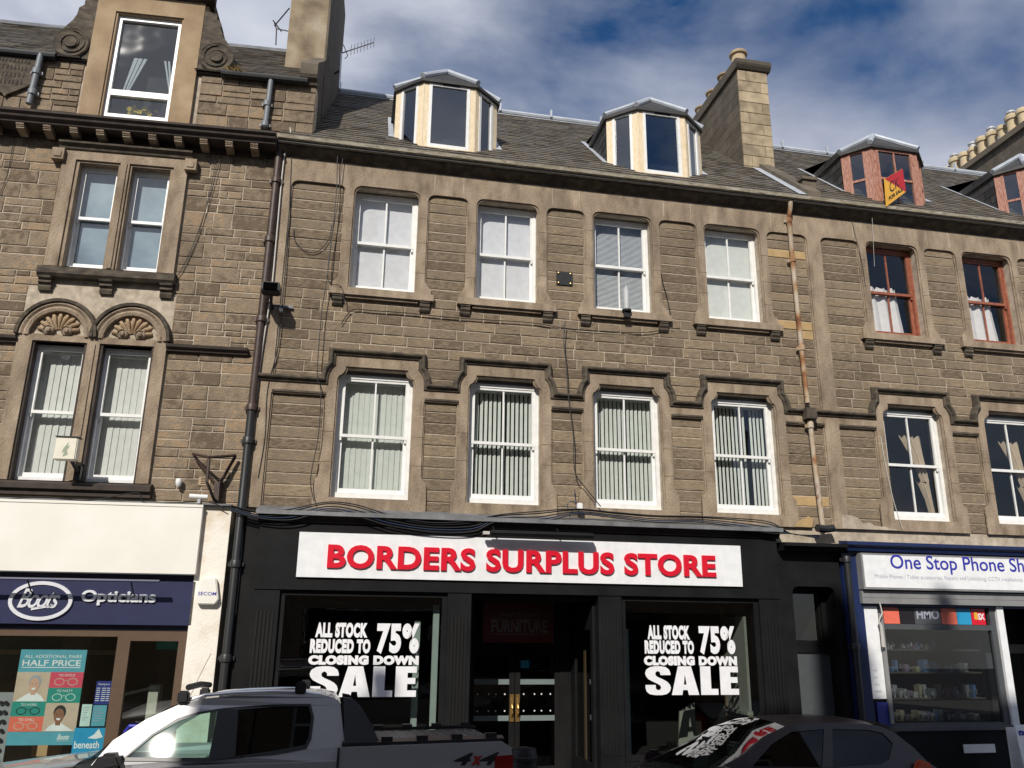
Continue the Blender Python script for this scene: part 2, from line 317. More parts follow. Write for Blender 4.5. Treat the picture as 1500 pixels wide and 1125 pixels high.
# ================================================================== masonry helpers
JT = .014
def free_spans(x0, x1, za, zb, openings):
    sp = [(x0, x1)]
    for a, b, c, d in openings:
        if d <= za+.01 or c >= zb-.01: continue
        n = []
        for s, e in sp:
            if b <= s or a >= e: n.append((s, e)); continue
            if a-s > .05: n.append((s, a))
            if e-b > .05: n.append((b, e))
        sp = n
    return sp
def split_len(a, b, lo, hi):
    out = []; x = a
    while b-x > hi*1.25:
        l = rnd.uniform(lo, hi); out.append((x, x+l)); x += l
    out.append((x, b)); return out
def coursed(x0, x1, z0, z1, h, lo, hi, openings):
    rects = []; n = max(1, round((z1-z0)/h)); hh = (z1-z0)/n
    for i in range(n):
        za, zb = z0+i*hh, z0+(i+1)*hh
        for s, e in free_spans(x0, x1, za, zb, openings):
            for p, q in split_len(s, e, lo, hi): rects.append((p, q, za, zb))
    return rects
def rubble(x0, x1, z0, z1, openings):
    rects = []; z = z0
    while z < z1-.05:
        h = rnd.choice([.13, .16, .2, .22, .25]); h = min(h, z1-z)
        for s, e in free_spans(x0, x1, z, z+h, openings):
            for p, q in split_len(s, e, .22, .52):
                if h > .19 and q-p > .2 and rnd.random() < .4:
                    m = z+h*rnd.choice([.42, .5, .58])
                    for a, b in ((z, m), (m, z+h)):
                        if q-p > .34 and rnd.random() < .5: c = p+(q-p)*rnd.uniform(.35, .65); rects += [(p, c, a, b), (c, q, a, b)]
                        else: rects.append((p, q, a, b))
                else: rects.append((p, q, z, z+h))
        z += h
    return rects
def lay(wall, rects, mat, y=0.0, seen=None, cap=300, jit=.003, chf=.008, special=None):
    vis = [r for r in rects if seen is None or seen(r)]; hid = [r for r in rects if not (seen is None or seen(r))]
    vis.sort(key=lambda r: -(r[1]-r[0])*(r[3]-r[2])); rest = hid+vis[cap:]
    def one(mb, r): mb.cbox(r[0]+JT/2, r[1]-JT/2, y+rnd.uniform(-.011, -.003), y+.03, r[2]+JT/2, r[3]-JT/2, chf*rnd.uniform(.7, 1.3), jit); return mb
    for r in vis[:cap]: obj('stone_block', one(MB(), r), special(r) if special and special(r) else mat, wall)
    if rest:
        m = MB()
        for r in rest: one(m, r)
        obj('stone_blocks', m, mat, wall, kind='stuff')
def fillet(pts, r, n=5):                                      # round every corner that carries a radius
    out = []; k = len(pts)
    for i, p in enumerate(pts):
        rr = p[2] if len(p) > 2 else 0
        if not rr: out.append((p[0], p[1])); continue
        a, b, c = Vector(pts[i-1][:2]), Vector(p[:2]), Vector(pts[(i+1) % k][:2]); u = (a-b).normalized(); w = (c-b).normalized()
        s, e = b+u*rr, b+w*rr
        for j in range(n+1):
            t = j/n; q = (1-t)**2*s+2*t*(1-t)*b+t*t*e; out.append((q.x, q.y))
    return out

# ================================================================== sash windows (part of a building, with sub-parts)
def sash(parent, cx, w, z0, z1, y, fmat='white_paint', gmat='glass_window', bars=True, split=.5, blind=None, fr=.055, horn=True):
    x0, x1 = cx-w/2, cx+w/2; m = MB()
    m.prism([(x0, z0), (x1, z0), (x1, z1), (x0, z1)], y, y+.1, [[(x0+fr, z0+fr*1.5), (x1-fr, z0+fr*1.5), (x1-fr, z1-fr), (x0+fr, z1-fr)]])
    win = obj('sash_window', m, fmat, parent)
    zm = z0+(z1-z0)*split; st = .045
    a0, a1 = x0+fr, x1-fr
    def leaf(za, zb, yy, nm, top):
        mm = MB(); b0 = za+(st if top else st*1.5)
        mm.prism([(a0, za), (a1, za), (a1, zb), (a0, zb)], yy, yy+.04, [[(a0+st, b0), (a1-st, b0), (a1-st, zb-st*.8), (a0+st, zb-st*.8)]])
        if horn and top:
            for hx in (a0+.005, a1-.035): mm.prism([(hx, za-.05), (hx+.03, za-.05), (hx+.03, za), (hx, za)], yy+.005, yy+.035)
        obj(nm, mm, fmat, win)
        if bars:
            obj('glazing_bar', bx(cx-.012, cx+.012, yy+.006, yy+.034, b0, zb-st*.8), fmat, win)
            spans = [(a0+st, cx-.012), (cx+.012, a1-st)]
        else: spans = [(a0+st, a1-st)]
        for s, e in spans: obj('pane', MB().quad((s, yy+.02, b0), (e, yy+.02, b0), (e, yy+.02, zb-st*.8), (s, yy+.02, zb-st*.8)), gmat, win)
    leaf(zm-.02, z1-fr, y+.012, 'upper_sash', True); leaf(z0+fr*1.5, zm+.025, y+.056, 'lower_sash', False)
    yb = y+.115
    if blind and blind[0] == 'roller':
        obj('roller_blind', MB().box(a0, a1, yb, yb+.004, z0+.02+blind[1]*(z1-z0), z1-.02), blind[2], win)
    elif blind and blind[0] == 'vertical':
        n = blind[1]; ang = blind[2]; sw = blind[5] if len(blind) > 5 else .087; step = (a1-a0)/n
        for i in range(n):
            if rnd.random() < blind[4]: continue
            xc = a0+step*(i+.5); an = rad(ang+rnd.uniform(-5, 5)); hw = sw/2*math.cos(an); hd = sw/2*math.sin(an); zb = z0+.05+rnd.uniform(0, .02)
            obj('blind_slat', MB().add([(xc-hw, yb+.06-hd, zb), (xc+hw, yb+.06+hd, zb), (xc+hw, yb+.06+hd, z1-.08), (xc-hw, yb+.06-hd, z1-.08)], [(0, 1, 2, 3)]), blind[3], win)
        obj('blind_rail', bx(a0, a1, yb+.03, yb+.09, z1-.09, z1-.05), 'white_paint', win)
    elif blind and blind[0] == 'venetian':
        mm = MB(); z = z0+.05
        while z < z1-.06: mm.add([(a0+.01, yb, z), (a1-.01, yb, z), (a1-.01, yb+.012, z+.018), (a0+.01, yb+.012, z+.018)], [(0, 1, 2, 3)]); z += .022
        obj('venetian_slats', mm, 'venetian', win, kind='stuff')
    elif blind and blind[0] == 'curtain':
        for (ct, cb, zt, zb_) in blind[2]:
            mm = MB(); n = 14; rows = [(zt, ct[0], ct[1]), (zt+(zb_-zt)*.45, (ct[0]+cb[0])/2+.02, (ct[1]+cb[1])/2-.01), (zb_, cb[0], cb[1])]; vs = []
            for z, p, q in rows:
                for i in range(n+1): t = i/n; vs.append((cx+p+(q-p)*t, yb+.0+.025*math.sin(t*n*1.45), z+(.03*math.sin(i*2.3) if z == zt else 0)))
            mm.add(vs, [(r*(n+1)+i, r*(n+1)+i+1, (r+1)*(n+1)+i+1, (r+1)*(n+1)+i) for r in range(2) for i in range(n)])
            obj('curtain', mm, blind[1], win, smooth=True)
    return win

def slates(mb, x0, x1, y0, z0, y1, z1, row=.165, w=.25, clip=None):
    s = Vector((0, y1-y0, z1-z0)); ln = s.length; s.normalize(); nrm = Vector((0, -s.z, s.y)); n = int(ln/row)
    for i in range(n+1):
        x = x0-rnd.uniform(0, w); b = Vector((0, y0, z0))+s*(i*row); t = b+s*min(row*1.25, ln-i*row+.02)
        while x < x1:
            ww = w*rnd.uniform(.8, 1.2); a, c = max(x, x0), min(x+ww, x1)-.004; x += ww
            if c-a < .03 or (clip and clip((a+c)/2, b.y)): continue
            h = .016+rnd.uniform(0, .008); lo = b-s*rnd.uniform(0, .012)
            mb.add([(a, (lo+nrm*h).y, (lo+nrm*h).z), (c, (lo+nrm*h).y, (lo+nrm*h).z), (c, (t+nrm*.003).y, (t+nrm*.003).z), (a, (t+nrm*.003).y, (t+nrm*.003).z), (a, lo.y, lo.z), (c, lo.y, lo.z)], [(0, 1, 2, 3), (4, 5, 1, 0)])
    return mb

# ================================================================== THE MAIN TERRACE (two buildings, one design)
PITCHM = (13.27-9.71)/(3.6+.25)
def roofz(y): return 9.71+PITCHM*(y+.25)
OGEE = [(.55, 5.86), (.546, 5.91), (.525, 5.955), (.485, 5.98), (.452, 6.0), (.437, 6.03), (.432, 6.08)]
def tenement(name, label, xL, xR, bays, pilL, pilR, spec, seen):
    T = thing(name, label, 'building', (xL, 0, .11))
    op2 = [(c-.5, c+.5, 7.34, 9.08) for c in bays]; op1 = [(c-.55, c+.55, 4.16, 6.08) for c in bays]
    rect = lambda o: [(o[0], o[2]), (o[1], o[2]), (o[1], o[3]), (o[0], o[3])]
    wall = obj('wall', MB().prism([(xL, 3.72), (xR, 3.72), (xR, 9.6), (xL, 9.6)], .005, .34, [rect(o) for o in op1+op2]), 'mortar', T)
    # dressed stone of the second floor: a comb of jambs under a plain frieze, stepped at the edges
    def comb2p(d):
        out = [(xL, 9.47), (xR, 9.47), (xR, 5.9), (pilR-d, 5.9), (pilR-d, 9.1+d, .14)]
        for c in reversed(bays):
            r = .665+d
            out += [(c+r, 9.1+d, .14), (c+r, 7.56), (c+.69+d, 7.50), (c+.745, 7.44), (c+.755, 7.34), (c+.5-d, 7.34), (c+.5-d, 9.08-d, .15), (c-.5+d, 9.08-d, .15), (c-.5+d, 7.34), (c-.755, 7.34), (c-.745, 7.44), (c-.69-d, 7.50), (c-r, 7.56), (c-r, 9.1+d, .14)]
        out += [(pilL+d, 9.1+d, .14), (pilL+d, 5.9), (xL, 5.9)]
        return fillet(out, 0)
    obj('upper_dressing', MB().prism(comb2p(-.022), -.05, .011), 'ashlar', T); obj('upper_dressing_step', MB().prism(comb2p(0), -.024, .010), 'ashlar', T)
    def comb1(d, e):
        top = [(xL, 5.84-e)]
        for c in bays: top += [(c-.73, 5.84-e), (c-.72, 5.98), (c-.68, 6.08), (c-.63+e, 6.13), (c-.63+e, 6.30-e), (c+.63-e, 6.30-e), (c+.63-e, 6.13), (c+.68, 6.08), (c+.72, 5.98), (c+.73, 5.84-e)]
        top += [(xR, 5.84-e), (xR, 3.98)]; out = top + [(pilR-d, 3.98), (pilR-d, 5.66+d)]
        for c in reversed(bays):
            out += [(c+.735+d, 5.66+d), (c+.735+d, 4.50), (c+.75+d, 4.45), (c+.79, 4.40), (c+.80, 4.32), (c+.80, 3.98), (c-.80, 3.98), (c-.80, 4.32), (c-.79, 4.40), (c-.75-d, 4.45), (c-.735-d, 4.50), (c-.735-d, 5.66+d)]
        out += [(pilL+d, 5.66+d), (pilL+d, 3.98), (xL, 3.98)]
        holes = [[(c-.55+d, 4.16), (c+.55-d, 4.16)]+[(c+x-d, z-(d if i > 3 else 0)) for i, (x, z) in enumerate(OGEE)]+[(c-x+d, z-(d if i > 3 else 0)) for i, (x, z) in reversed(list(enumerate(OGEE)))] for c in bays]
        return out, holes
    o, h = comb1(-.022, 0); obj('lower_dressing', MB().prism(o, -.05, .011, h), 'ashlar', T)
    o, h = comb1(0, .01); obj('lower_dressing_step', MB().prism(o, -.024, .010, h), 'ashlar', T)
    # vertical joints in the frieze
    for c in bays:
        for s in (-.74, .74): obj('mortar_joint', bx(c+s-.005, c+s+.005, -.0525, -.049, 9.13, 9.435), 'mortar', T)
        for s in (-.58, .58):
            for zz in (7.78, 8.2, 8.66): obj('mortar_joint', (lambda q: bx(c+s-.082, c+s+.082, -.0520, -.049, q, q+.005))(zz+rnd.uniform(-.1, .1)), 'moulding', T)
        for s in (-.645, .645):
            for zz in (4.75, 5.1): obj('mortar_joint', (lambda q: bx(c+s-.09, c+s+.09, -.0520, -.049, q, q+.005))(zz+rnd.uniform(-.1, .1)), 'moulding', T)
        for s in (-.65, .65): obj('mortar_joint', bx(c+s-.075, c+s+.075, -.0525, -.049, 5.40, 5.408), 'mortar', T)
    # string course that steps up into hood moulds
    path = [(xL+.002, 5.84)]
    for c in bays: path += [(c-.735, 5.84), (c-.735, 5.93), (c-.722, 6.0), (c-.69, 6.07), (c-.645, 6.125), (c-.645, 6.30), (c+.645, 6.30), (c+.645, 6.125), (c+.69, 6.07), (c+.722, 6.0), (c+.735, 5.93), (c+.735, 5.84)]
    path += [(xR-.002, 5.84)]
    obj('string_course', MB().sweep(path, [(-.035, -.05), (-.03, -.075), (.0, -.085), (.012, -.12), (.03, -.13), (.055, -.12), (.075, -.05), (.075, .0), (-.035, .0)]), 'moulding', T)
    # sills on two brackets under every upper window, small mould over every lower panel
    for c in bays:
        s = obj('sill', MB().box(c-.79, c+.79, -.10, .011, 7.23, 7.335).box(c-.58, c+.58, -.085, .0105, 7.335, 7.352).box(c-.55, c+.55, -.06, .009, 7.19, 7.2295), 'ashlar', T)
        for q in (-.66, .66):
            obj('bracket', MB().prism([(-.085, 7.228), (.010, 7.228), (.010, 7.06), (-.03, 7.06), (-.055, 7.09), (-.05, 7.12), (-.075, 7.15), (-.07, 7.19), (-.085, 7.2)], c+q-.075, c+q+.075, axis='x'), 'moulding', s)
    ed = [pilL]+[v for c in bays for v in (c-.735, c+.735)]+[pilR]
    for a, b in zip(ed[0::2], ed[1::2]): obj('panel_mould', MB().box(a-.015, b+.015, -.068, -.0495, 5.655, 5.685), 'moulding', T)
    # masonry: flat courses between the two floors, single stones in the panels
    rects = coursed(xL+.01, xR-.01, 6.0, 7.3, .158, .26, .56, [(c-.66, c+.66, 5.8, 6.3) for c in bays]+[(xL-.1, pilL-.0, 5, 9), (pilR, xR+.1, 5, 9)])
    e2 = [pilL]+[v for c in bays for v in (c-.665, c+.665)]+[pilR]
    for a, b in zip(e2[0::2], e2[1::2]): rects += coursed(a+.0, b-.0, 7.3, 9.1, .163, .9, 1.2, [])
    for a, b in zip(ed[0::2], ed[1::2]): rects += coursed(a, b, 3.98, 5.66, .168, .9, 1.2, [])
    rects += [r for a, b in zip(ed[0::2], ed[1::2]) for r in coursed(a, b, 5.86, 6.0, .14, .4, .8, [])]
    lay(wall, rects, 'stone', 0.0, seen, special=spec.get('stone'))
    # eaves
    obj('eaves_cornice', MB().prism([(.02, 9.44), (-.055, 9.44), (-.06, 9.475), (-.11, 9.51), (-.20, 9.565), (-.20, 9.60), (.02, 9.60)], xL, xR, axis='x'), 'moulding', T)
    x = xL
    while x < xR-.01:
        e = min(x+1.83, xR); obj('gutter', MB().prism([(-.1, 9.602), (-.235, 9.602), (-.245, 9.635), (-.29, 9.65), (-.305, 9.70), (-.285, 9.70), (-.275, 9.665), (-.1, 9.645)], x+.002, e-.002, axis='x'), 'gutter', T); x = e
    # windows
    for i, c in enumerate(bays):
        sash(T, c, 1.02, 7.345, 9.06, .13, spec['f2'], spec['g2'], blind=spec['b2'][i % len(spec['b2'])])
        sash(T, c, 1.10, 4.165, 6.02, .10, 'white_paint', 'glass_window', blind=spec['b1'][i % len(spec['b1'])], fr=.06)
        obj('window_head', bx(c-.55, c+.55, .12, .3, 6.0205, 6.2), 'lead_dark', T)
    # shell: floors, inner wall, gables, roof
    obj('inner_wall', bx(xL+.01, xR-.01, 2.6, 2.7, 3.8, 9.5), 'interior', T)
    obj('floor_slab', MB().box(xL+.01, xR-.01, .345, 2.59, 3.75, 3.85), 'interior', T); obj('floor_slab', MB().box(xL+.01, xR-.01, .345, 2.59, 6.6, 6.75), 'interior', T)
    obj('gable', MB().prism([(.345, .11), (7, .11), (7, 9.6), (3.6, 13.15), (-.1, 9.72), (.345, 9.6)], xL+.005, xL+.2, axis='x'), 'interior', T); obj('gable', MB().prism([(.345, .11), (7, .11), (7, 9.6), (3.6, 13.15), (-.1, 9.72), (.345, 9.6)], xR-.2, xR-.005, axis='x'), 'interior', T)
    obj('back_wall', bx(xL+.21, xR-.21, 6.9, 7, .11, 9.6), 'interior', T)
    rf = obj('roof', MB().prism([(-.25, 9.69), (3.6, 13.25), (7.2, 9.7), (7.2, 9.5), (3.6, 13.05), (-.05, 9.605), (-.25, 9.605)], xL+.003, xR-.003, axis='x'), 'slate_dark', T)
    m = slates(MB(), xL+.003, xR-.003, -.26, 9.70, 3.58, 9.70+PITCHM*3.84)
    obj('slates', m, 'slate', rf, kind='stuff')
    obj('ridge_flashing', MB().tube([(xL, 3.6, 13.31), (xR, 3.6, 13.31)], .06, 8).box(xL, xR, 3.42, 3.6, 13.135, 13.15), 'lead', rf)
    x = xL+.7
    while x < xR: obj('ridge_hook', MB().box(x-.02, x+.02, 3.5, 3.56, 13.28, 13.46), 'lead', rf); x += 1.15
    return T
# blinds: (kind, ...)
vb = lambda ang, n=13, skip=0.0, w=.087: ('vertical', n, ang, 'blind_green', skip, w)
mainT = tenement('tenement_building', 'brown stone tenement with two cream dormers above the black shopfront', -1.42, 7.62, [.315, 2.265, 4.21, 6.18], -1.15, 7.57,
    dict(f2='white_paint', g2='glass_window', b2=[('roller', .0, 'blind_white'), ('roller', 0, 'blind_white'), ('venetian',), ('roller', .0, 'blind_pale')], b1=[vb(-8, 12, 0, .098), vb(-22, 14, 0, .047), vb(-20, 14, 0, .050), vb(-26, 15, .14, .036)],
         stone=lambda r: 'yellow_stone' if r[0] > 6.8 and r[0] < 7.5 and (7.15 < (r[2]+r[3])/2 < 7.45 or 4.3 < (r[2]+r[3])/2 < 4.5 or 8.55 < (r[2]+r[3])/2 < 8.7) else None), lambda r: True)
cw = ('curtain', 'curtain', [((-.12, .30), (.2, .36), 5.62, 4.85), ((.12, .36), (.3, .4), 4.84, 4.2)])
cw2 = ('curtain', 'curtain_white', [((-.44, .2), (-.42, .3), 8.34, 7.36)])
rightT = tenement('tenement_building', 'stone tenement with red-brown dormers and red sash windows above the phone shop', 7.62, 16.9, [9.25, 11.19, 13.14, 15.1], 7.87, 16.6,
    dict(f2='red_paint', g2='glass_window', b2=[cw2], b1=[cw]), lambda r: r[0] < 12.4)

# ------------------------------------------------------------------ dormers
def dormer(T, cx, hf, hw, fmat, wmat, sash_front, z0=9.93, zt=11.27, yf=.05):
    yc, yb = yf+.36, 2.0
    D = obj('dormer', MB().prism([(cx-hw, yc+.02), (cx+hw, yc+.02), (cx+hw, 2.4), (cx-hw, 2.4)], 11.14, zt-.02, axis='z').prism([(cx-hf, yf+.01), (cx+hf, yf+.01), (cx+hw, yc+.02), (cx-hw, yc+.02)], zt-.1, zt-.02, axis='z'), fmat, T)
    # slate-hung cheeks
    for s in (-1, 1):
        x = cx+s*hw; m = MB(); zz = 10.0
        m.add([(x, yc, roofz(yc)-.1), (x, yc, zt-.03), (x, 2.35, zt-.03), (x, 2.0, roofz(2.0)-.15)], [(0, 1, 2, 3)])
        ch = obj('cheek', m, 'slate_dark', D)
        m = MB(); r = 0; zz = 10.05
        while zz < zt-.06:
            y = yc+.03-(r % 2)*.13; r += 1
            while y < 2.2:
                ya, yb2 = max(y, yc+.02), y+.25; y += .26
                if zz < roofz(ya)-.12 or yb2-ya < .05: continue
                xo = x+s*.014; m.add([(xo+s*.008, ya, zz), (xo+s*.008, yb2, zz), (xo, yb2, zz+.2), (xo, ya, zz+.2), (x, ya, zz), (x, yb2, zz)], [(0, 1, 2, 3), (4, 5, 1, 0)])
            zz += .165
        obj('cheek_slates', m, 'slate_dark', D, kind='stuff')
        obj('flashing', MB().add([(x+s*.015, yc-.05, roofz(yc-.05)+.03), (x+s*.015, 1.75, roofz(1.75)+.03), (x+s*.11, 1.75, roofz(1.75)+.035), (x+s*.11, yc-.05, roofz(yc-.05)+.035)], [(0, 1, 2, 3)]), 'lead', D)
    # three lights: front and two canted sides
    def light(a, b, nm, wide):
        a, b = Vector(a), Vector(b); d = (b-a); ln = d.length; d.normalize(); n = Vector((d.y, -d.x))
        def W3(u, o, z): p = a+d*u+n*o; return (p.x, p.y, z)
        def pb(mb, u0, u1, o0, o1, za, zb): return mb.add([W3(u, o, z) for u in (u0, u1) for o in (o0, o1) for z in (za, zb)], [(0, 1, 3, 2), (4, 6, 7, 5), (0, 4, 5, 1), (2, 3, 7, 6), (0, 2, 6, 4), (1, 5, 7, 3)])
        zb = z0; pw = .09 if wide else .10
        m = MB(); pb(m, -.015, pw, -.06, .01, zb, zt); pb(m, ln-pw, ln+.015, -.06, .01, zb, zt); pb(m, pw, ln-pw, -.06, .005, zt-.05, zt); pb(m, pw, ln-pw, -.06, .04, zb, zb+.06)
        post = obj('dormer_boarding', m, fmat, D)
        u0, u1, w0, w1 = pw, ln-pw, zb+.06, zt-.05; f = .05
        m = MB(); pb(m, u0, u0+f, -.04, .018, w0, w1); pb(m, u1-f, u1, -.04, .018, w0, w1); pb(m, u0+f, u1-f, -.04, .017, w1-f, w1); pb(m, u0+f, u1-f, -.04, .03, w0, w0+f*1.3)
        fr_ = obj('window_frame', m, wmat, D)
        if sash_front:
            mid = (w0+w1)/2; m = MB(); pb(m, u0+f, u1-f, -.03, .012, mid-.022, mid+.022)
            if wide: pb(m, (u0+u1)/2-.013, (u0+u1)/2+.013, -.03, .01, w0+f*1.3, w1-f)
            obj('glazing_bar', m, wmat, D)
        elif wide: obj('trickle_vent', pb(MB(), u0+.22, u1-.18, .018, .03, w1-.032, w1-.012), 'car_black', D)
        obj('pane', MB().add([W3(u0+f, -.01, w0+f*1.3), W3(u1-f, -.01, w0+f*1.3), W3(u1-f, -.01, w1-f), W3(u0+f, -.01, w1-f)], [(0, 1, 2, 3)]), 'glass_old' if sash_front else 'glass_dormer', D)
    light((cx-hf, yf), (cx+hf, yf), 'front', True); light((cx-hw, yc), (cx-hf, yf), 'l', False); light((cx+hf, yf), (cx+hw, yc), 'r', False)
    obj('inner_wall', bx(cx-hw+.03, cx+hw-.03, 1.55, 1.6, 10.2, zt-.03).box(cx-hw+.02, cx-hw+.04, yc+.03, 1.54, 10.0, zt-.03).box(cx+hw-.04, cx+hw-.02, yc+.03, 1.54, 10.0, zt-.03), 'interior_mid', D)
    obj('inner_floor', bx(cx-hw+.05, cx+hw-.05, yc, 1.54, 9.9, 9.95), 'interior', D)
    if not sash_front:
        for q in (-1, 1): obj('curtain', MB().sweep([(cx+q*(hw-.12)+k*.028-.07, 10.08+.0*k) for k in range(6)], [(0, .55), (1.12, .55), (1.12, .56), (0, .56)]), 'frost', D)
    # hipped slate roof with lead hips
    e = .06; za = zt+.0; ap = (cx, yf+.50, zt+.56); rb = (cx, 2.7, zt+.56)
    E_ = [(cx-hw-e, 2.5, za-.02), (cx-hw-e, yc-.03, za-.02), (cx-hf-e*.6, yf-e, za), (cx+hf+e*.6, yf-e, za), (cx+hw+e, yc-.03, za-.02), (cx+hw+e, 2.5, za-.02)]
    R_ = obj('dormer_roof', MB().add(E_+[ap, rb]+[(x, y, z-.055) for x, y, z in E_], [(0, 1, 6, 7), (1, 2, 6), (2, 3, 6), (3, 4, 6), (4, 5, 7, 6), (0, 1, 9, 8), (1, 2, 10, 9), (2, 3, 11, 10), (3, 4, 12, 11), (4, 5, 13, 12), (8, 9, 10, 11, 12, 13)]), 'slate_dark', D)
    for k in (1, 2, 3, 4):
        p, q = Vector(E_[k])+Vector((0, 0, .03)), Vector(ap)+Vector((0, 0, .03)); obj('lead_hip', MB().tube([p, q], .05, 8), 'lead', D, smooth=True)
    obj('lead_ridge', MB().tube([(ap[0], ap[1]-.03, ap[2]+.015), (cx, 2.6, ap[2]+.015)], .05, 8), 'lead', D)
    return D
glass('glass_dormer', (.35, .40, .46), 1.9, .01)
dormer(mainT, 1.25, .435, .86, 'cream_paint', 'white_paint', False)
dormer(mainT, 5.02, .435, .88, 'cream_paint', 'white_paint', False)
dormer(rightT, 9.62, .47, .84, 'pink_paint', 'pink_paint', True, z0=9.80, zt=11.14)
dormer(rightT, 12.95, .47, .84, 'pink_paint', 'pink_paint', True, z0=9.80, zt=11.14)

# ------------------------------------------------------------------ chimney between the two roofs
def pot(mb, x, y, z, r=.13, h=.42): return mb.lathe([(r*.98, 0), (r*1.0, h*.1), (r*.88, h*.2), (r*.84, h*.72), (r*1.08, h*.76), (r*1.12, h*.9), (r*.95, h), (r*.7, h), (r*.68, h*.6)], (x, y, z), 16)
C1 = obj('chimney', bx(7.30, 7.93, 1.39, 5.8, 9.9, 13.5), 'mortar', mainT)
z = 11.0; k = 0
while z < 13.45:
    h = .248; top = min(z+h, 13.5)
    cuts = [[7.285, 7.78, 7.945], [7.285, 7.47, 7.945]][k % 2] if k > 0 and k % 4 != 3 else [7.285, 7.945]
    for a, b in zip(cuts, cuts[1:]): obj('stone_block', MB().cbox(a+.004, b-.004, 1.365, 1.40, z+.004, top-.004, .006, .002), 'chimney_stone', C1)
    y = 1.40
    while y < 5.7:
        l = rnd.uniform(.45, .8); e = min(y+l, 5.75)
        for xs in (0, 1):
            X0 = 7.285 if xs == 0 else 7.925; obj('stone_block', MB().box(X0, X0+.02, y+.006, e-.006, z+.005, top-.005), 'chimney_side', C1)  # side stones take the darker copy, shade painted in
        y = e
    z += h; k += 1
cap = obj('chimney_cope', MB().prism([(1.28, 13.56), (1.26, 13.60), (1.26, 13.68), (1.34, 13.72), (5.9, 13.72), (5.9, 13.5), (1.33, 13.5)], 7.235, 8.0, axis='x'), 'chimney_side', C1)
for i in range(6): obj('chimney_pot', pot(MB(), 7.43, 1.55+i*.60, 13.72, .17, .32 if i == 0 else .2), 'terracotta', C1, smooth=True)
obj('flashing', MB().box(7.27, 7.62, 1.345, 1.36, 10.95, 11.12).box(7.62, 7.955, 1.345, 1.36, 11.0, 11.14), 'lead', C1)
# sloping skew stones in front of the chimney
sk = [Vector((0, y, roofz(y))) for y in (-.2, .35, .9, 1.36)]
for p, q in zip(sk, sk[1:]):
    obj('skew_stone', MB().add([(x, a.y, a.z+h) for x in (7.60, 7.86) for a in (p, q) for h in (-.05, .13)], [(0, 1, 3, 2), (4, 6, 7, 5), (0, 4, 5, 1), (2, 3, 7, 6), (0, 2, 6, 4), (1, 5, 7, 3)]), 'chimney_side', rightT)
obj('flashing', MB().add([(7.44, sk[0].y, sk[0].z+.035), (7.60, sk[0].y, sk[0].z+.04), (7.60, 1.34, roofz(1.34)+.04), (7.44, 1.34, roofz(1.34)+.035)], [(0, 1, 2, 3)]), 'lead', mainT)
v = P(1182, 272, .2); st = obj('roof_vent', MB().box(v.x-.13, v.x+.13, .12, .42, roofz(.12)-.02, roofz(.12)+.24).box(v.x-.16, v.x+.16, .08, .46, roofz(.12)+.241, roofz(.12)+.30), 'chimney_side', rightT)

# far chimney stack on the right
FT = thing('chimney_stack', 'long grey stone chimney stack with a row of buff pots behind the right-hand roof', 'chimney', (17.0, 3, 10))
obj('stack', bx(17.02, 17.7, 2.6, 8.2, 9.0, 15.28), 'chimney_side', FT); obj('cope', bx(16.92, 17.8, 2.5, 8.3, 15.285, 15.45), 'chimney_side', FT)
for i in range(13):
    y = 2.9+i*.37; m = pot(MB(), 17.22, y, 15.45, .135+.015*(i % 3), .52+.05*((i*7) % 3)); p = obj('chimney_pot', m, 'pot_buff', FT, smooth=True)
    if i % 2: obj('cowl', MB().lathe([(.09, 0), (.09, .1), (.12, .11), (.12, .16), (.02, .2)], (17.22, y, 15.97+.03*(i % 3)), 10), 'grey_plastic', p)
fb = thing('tenement_building', 'stone building beyond the phone shop, under the row of buff chimney pots', 'building', (17, 0, .11))
obj('wall', bx(17.0, 24, .02, 8, .11, 10.5), 'rubble', fb); obj('roof', MB().prism([(-.2, 10.5), (4, 14), (8.2, 10.5)], 17.0, 24, axis='x'), 'slate', fb)

# ================================================================== LEFT BUILDING (own frame: u along its front, o into it)
LT = thing('tenement_building', 'rubble stone tenement with scrolled dormer window above the opticians shop', 'building', (0, 0, .11), 'L')
UL, UR = -9.0, -.02
w2 = [(-2.58, .62), (-1.83, .62)]; w1 = [(-2.69, .74), (-1.79, .74)]
def rc(a, b, c, d): return [(a, c), (b, c), (b, d), (a, d)]
lw_ = obj('wall', MB().prism([(UL, 3.9), (UR, 3.9), (UR, 9.5), (UL, 9.5)], .005, .34, [rc(-3.08, -1.42, 4.25, 6.30), rc(-2.92, -1.49, 7.36, 9.10)]), 'mortar', LT)
rects = rubble(-4.6, UR, 3.9, 9.42, [(-3.26, -1.24, 4.2, 6.85), (-3.12, -1.28, 7.25, 9.42)])
lay(lw_, rects, 'rubble', 0.0)
obj('far_masonry', bx(UL, -4.605, -.005, .011, 3.9, 9.42), 'rubble', LT)
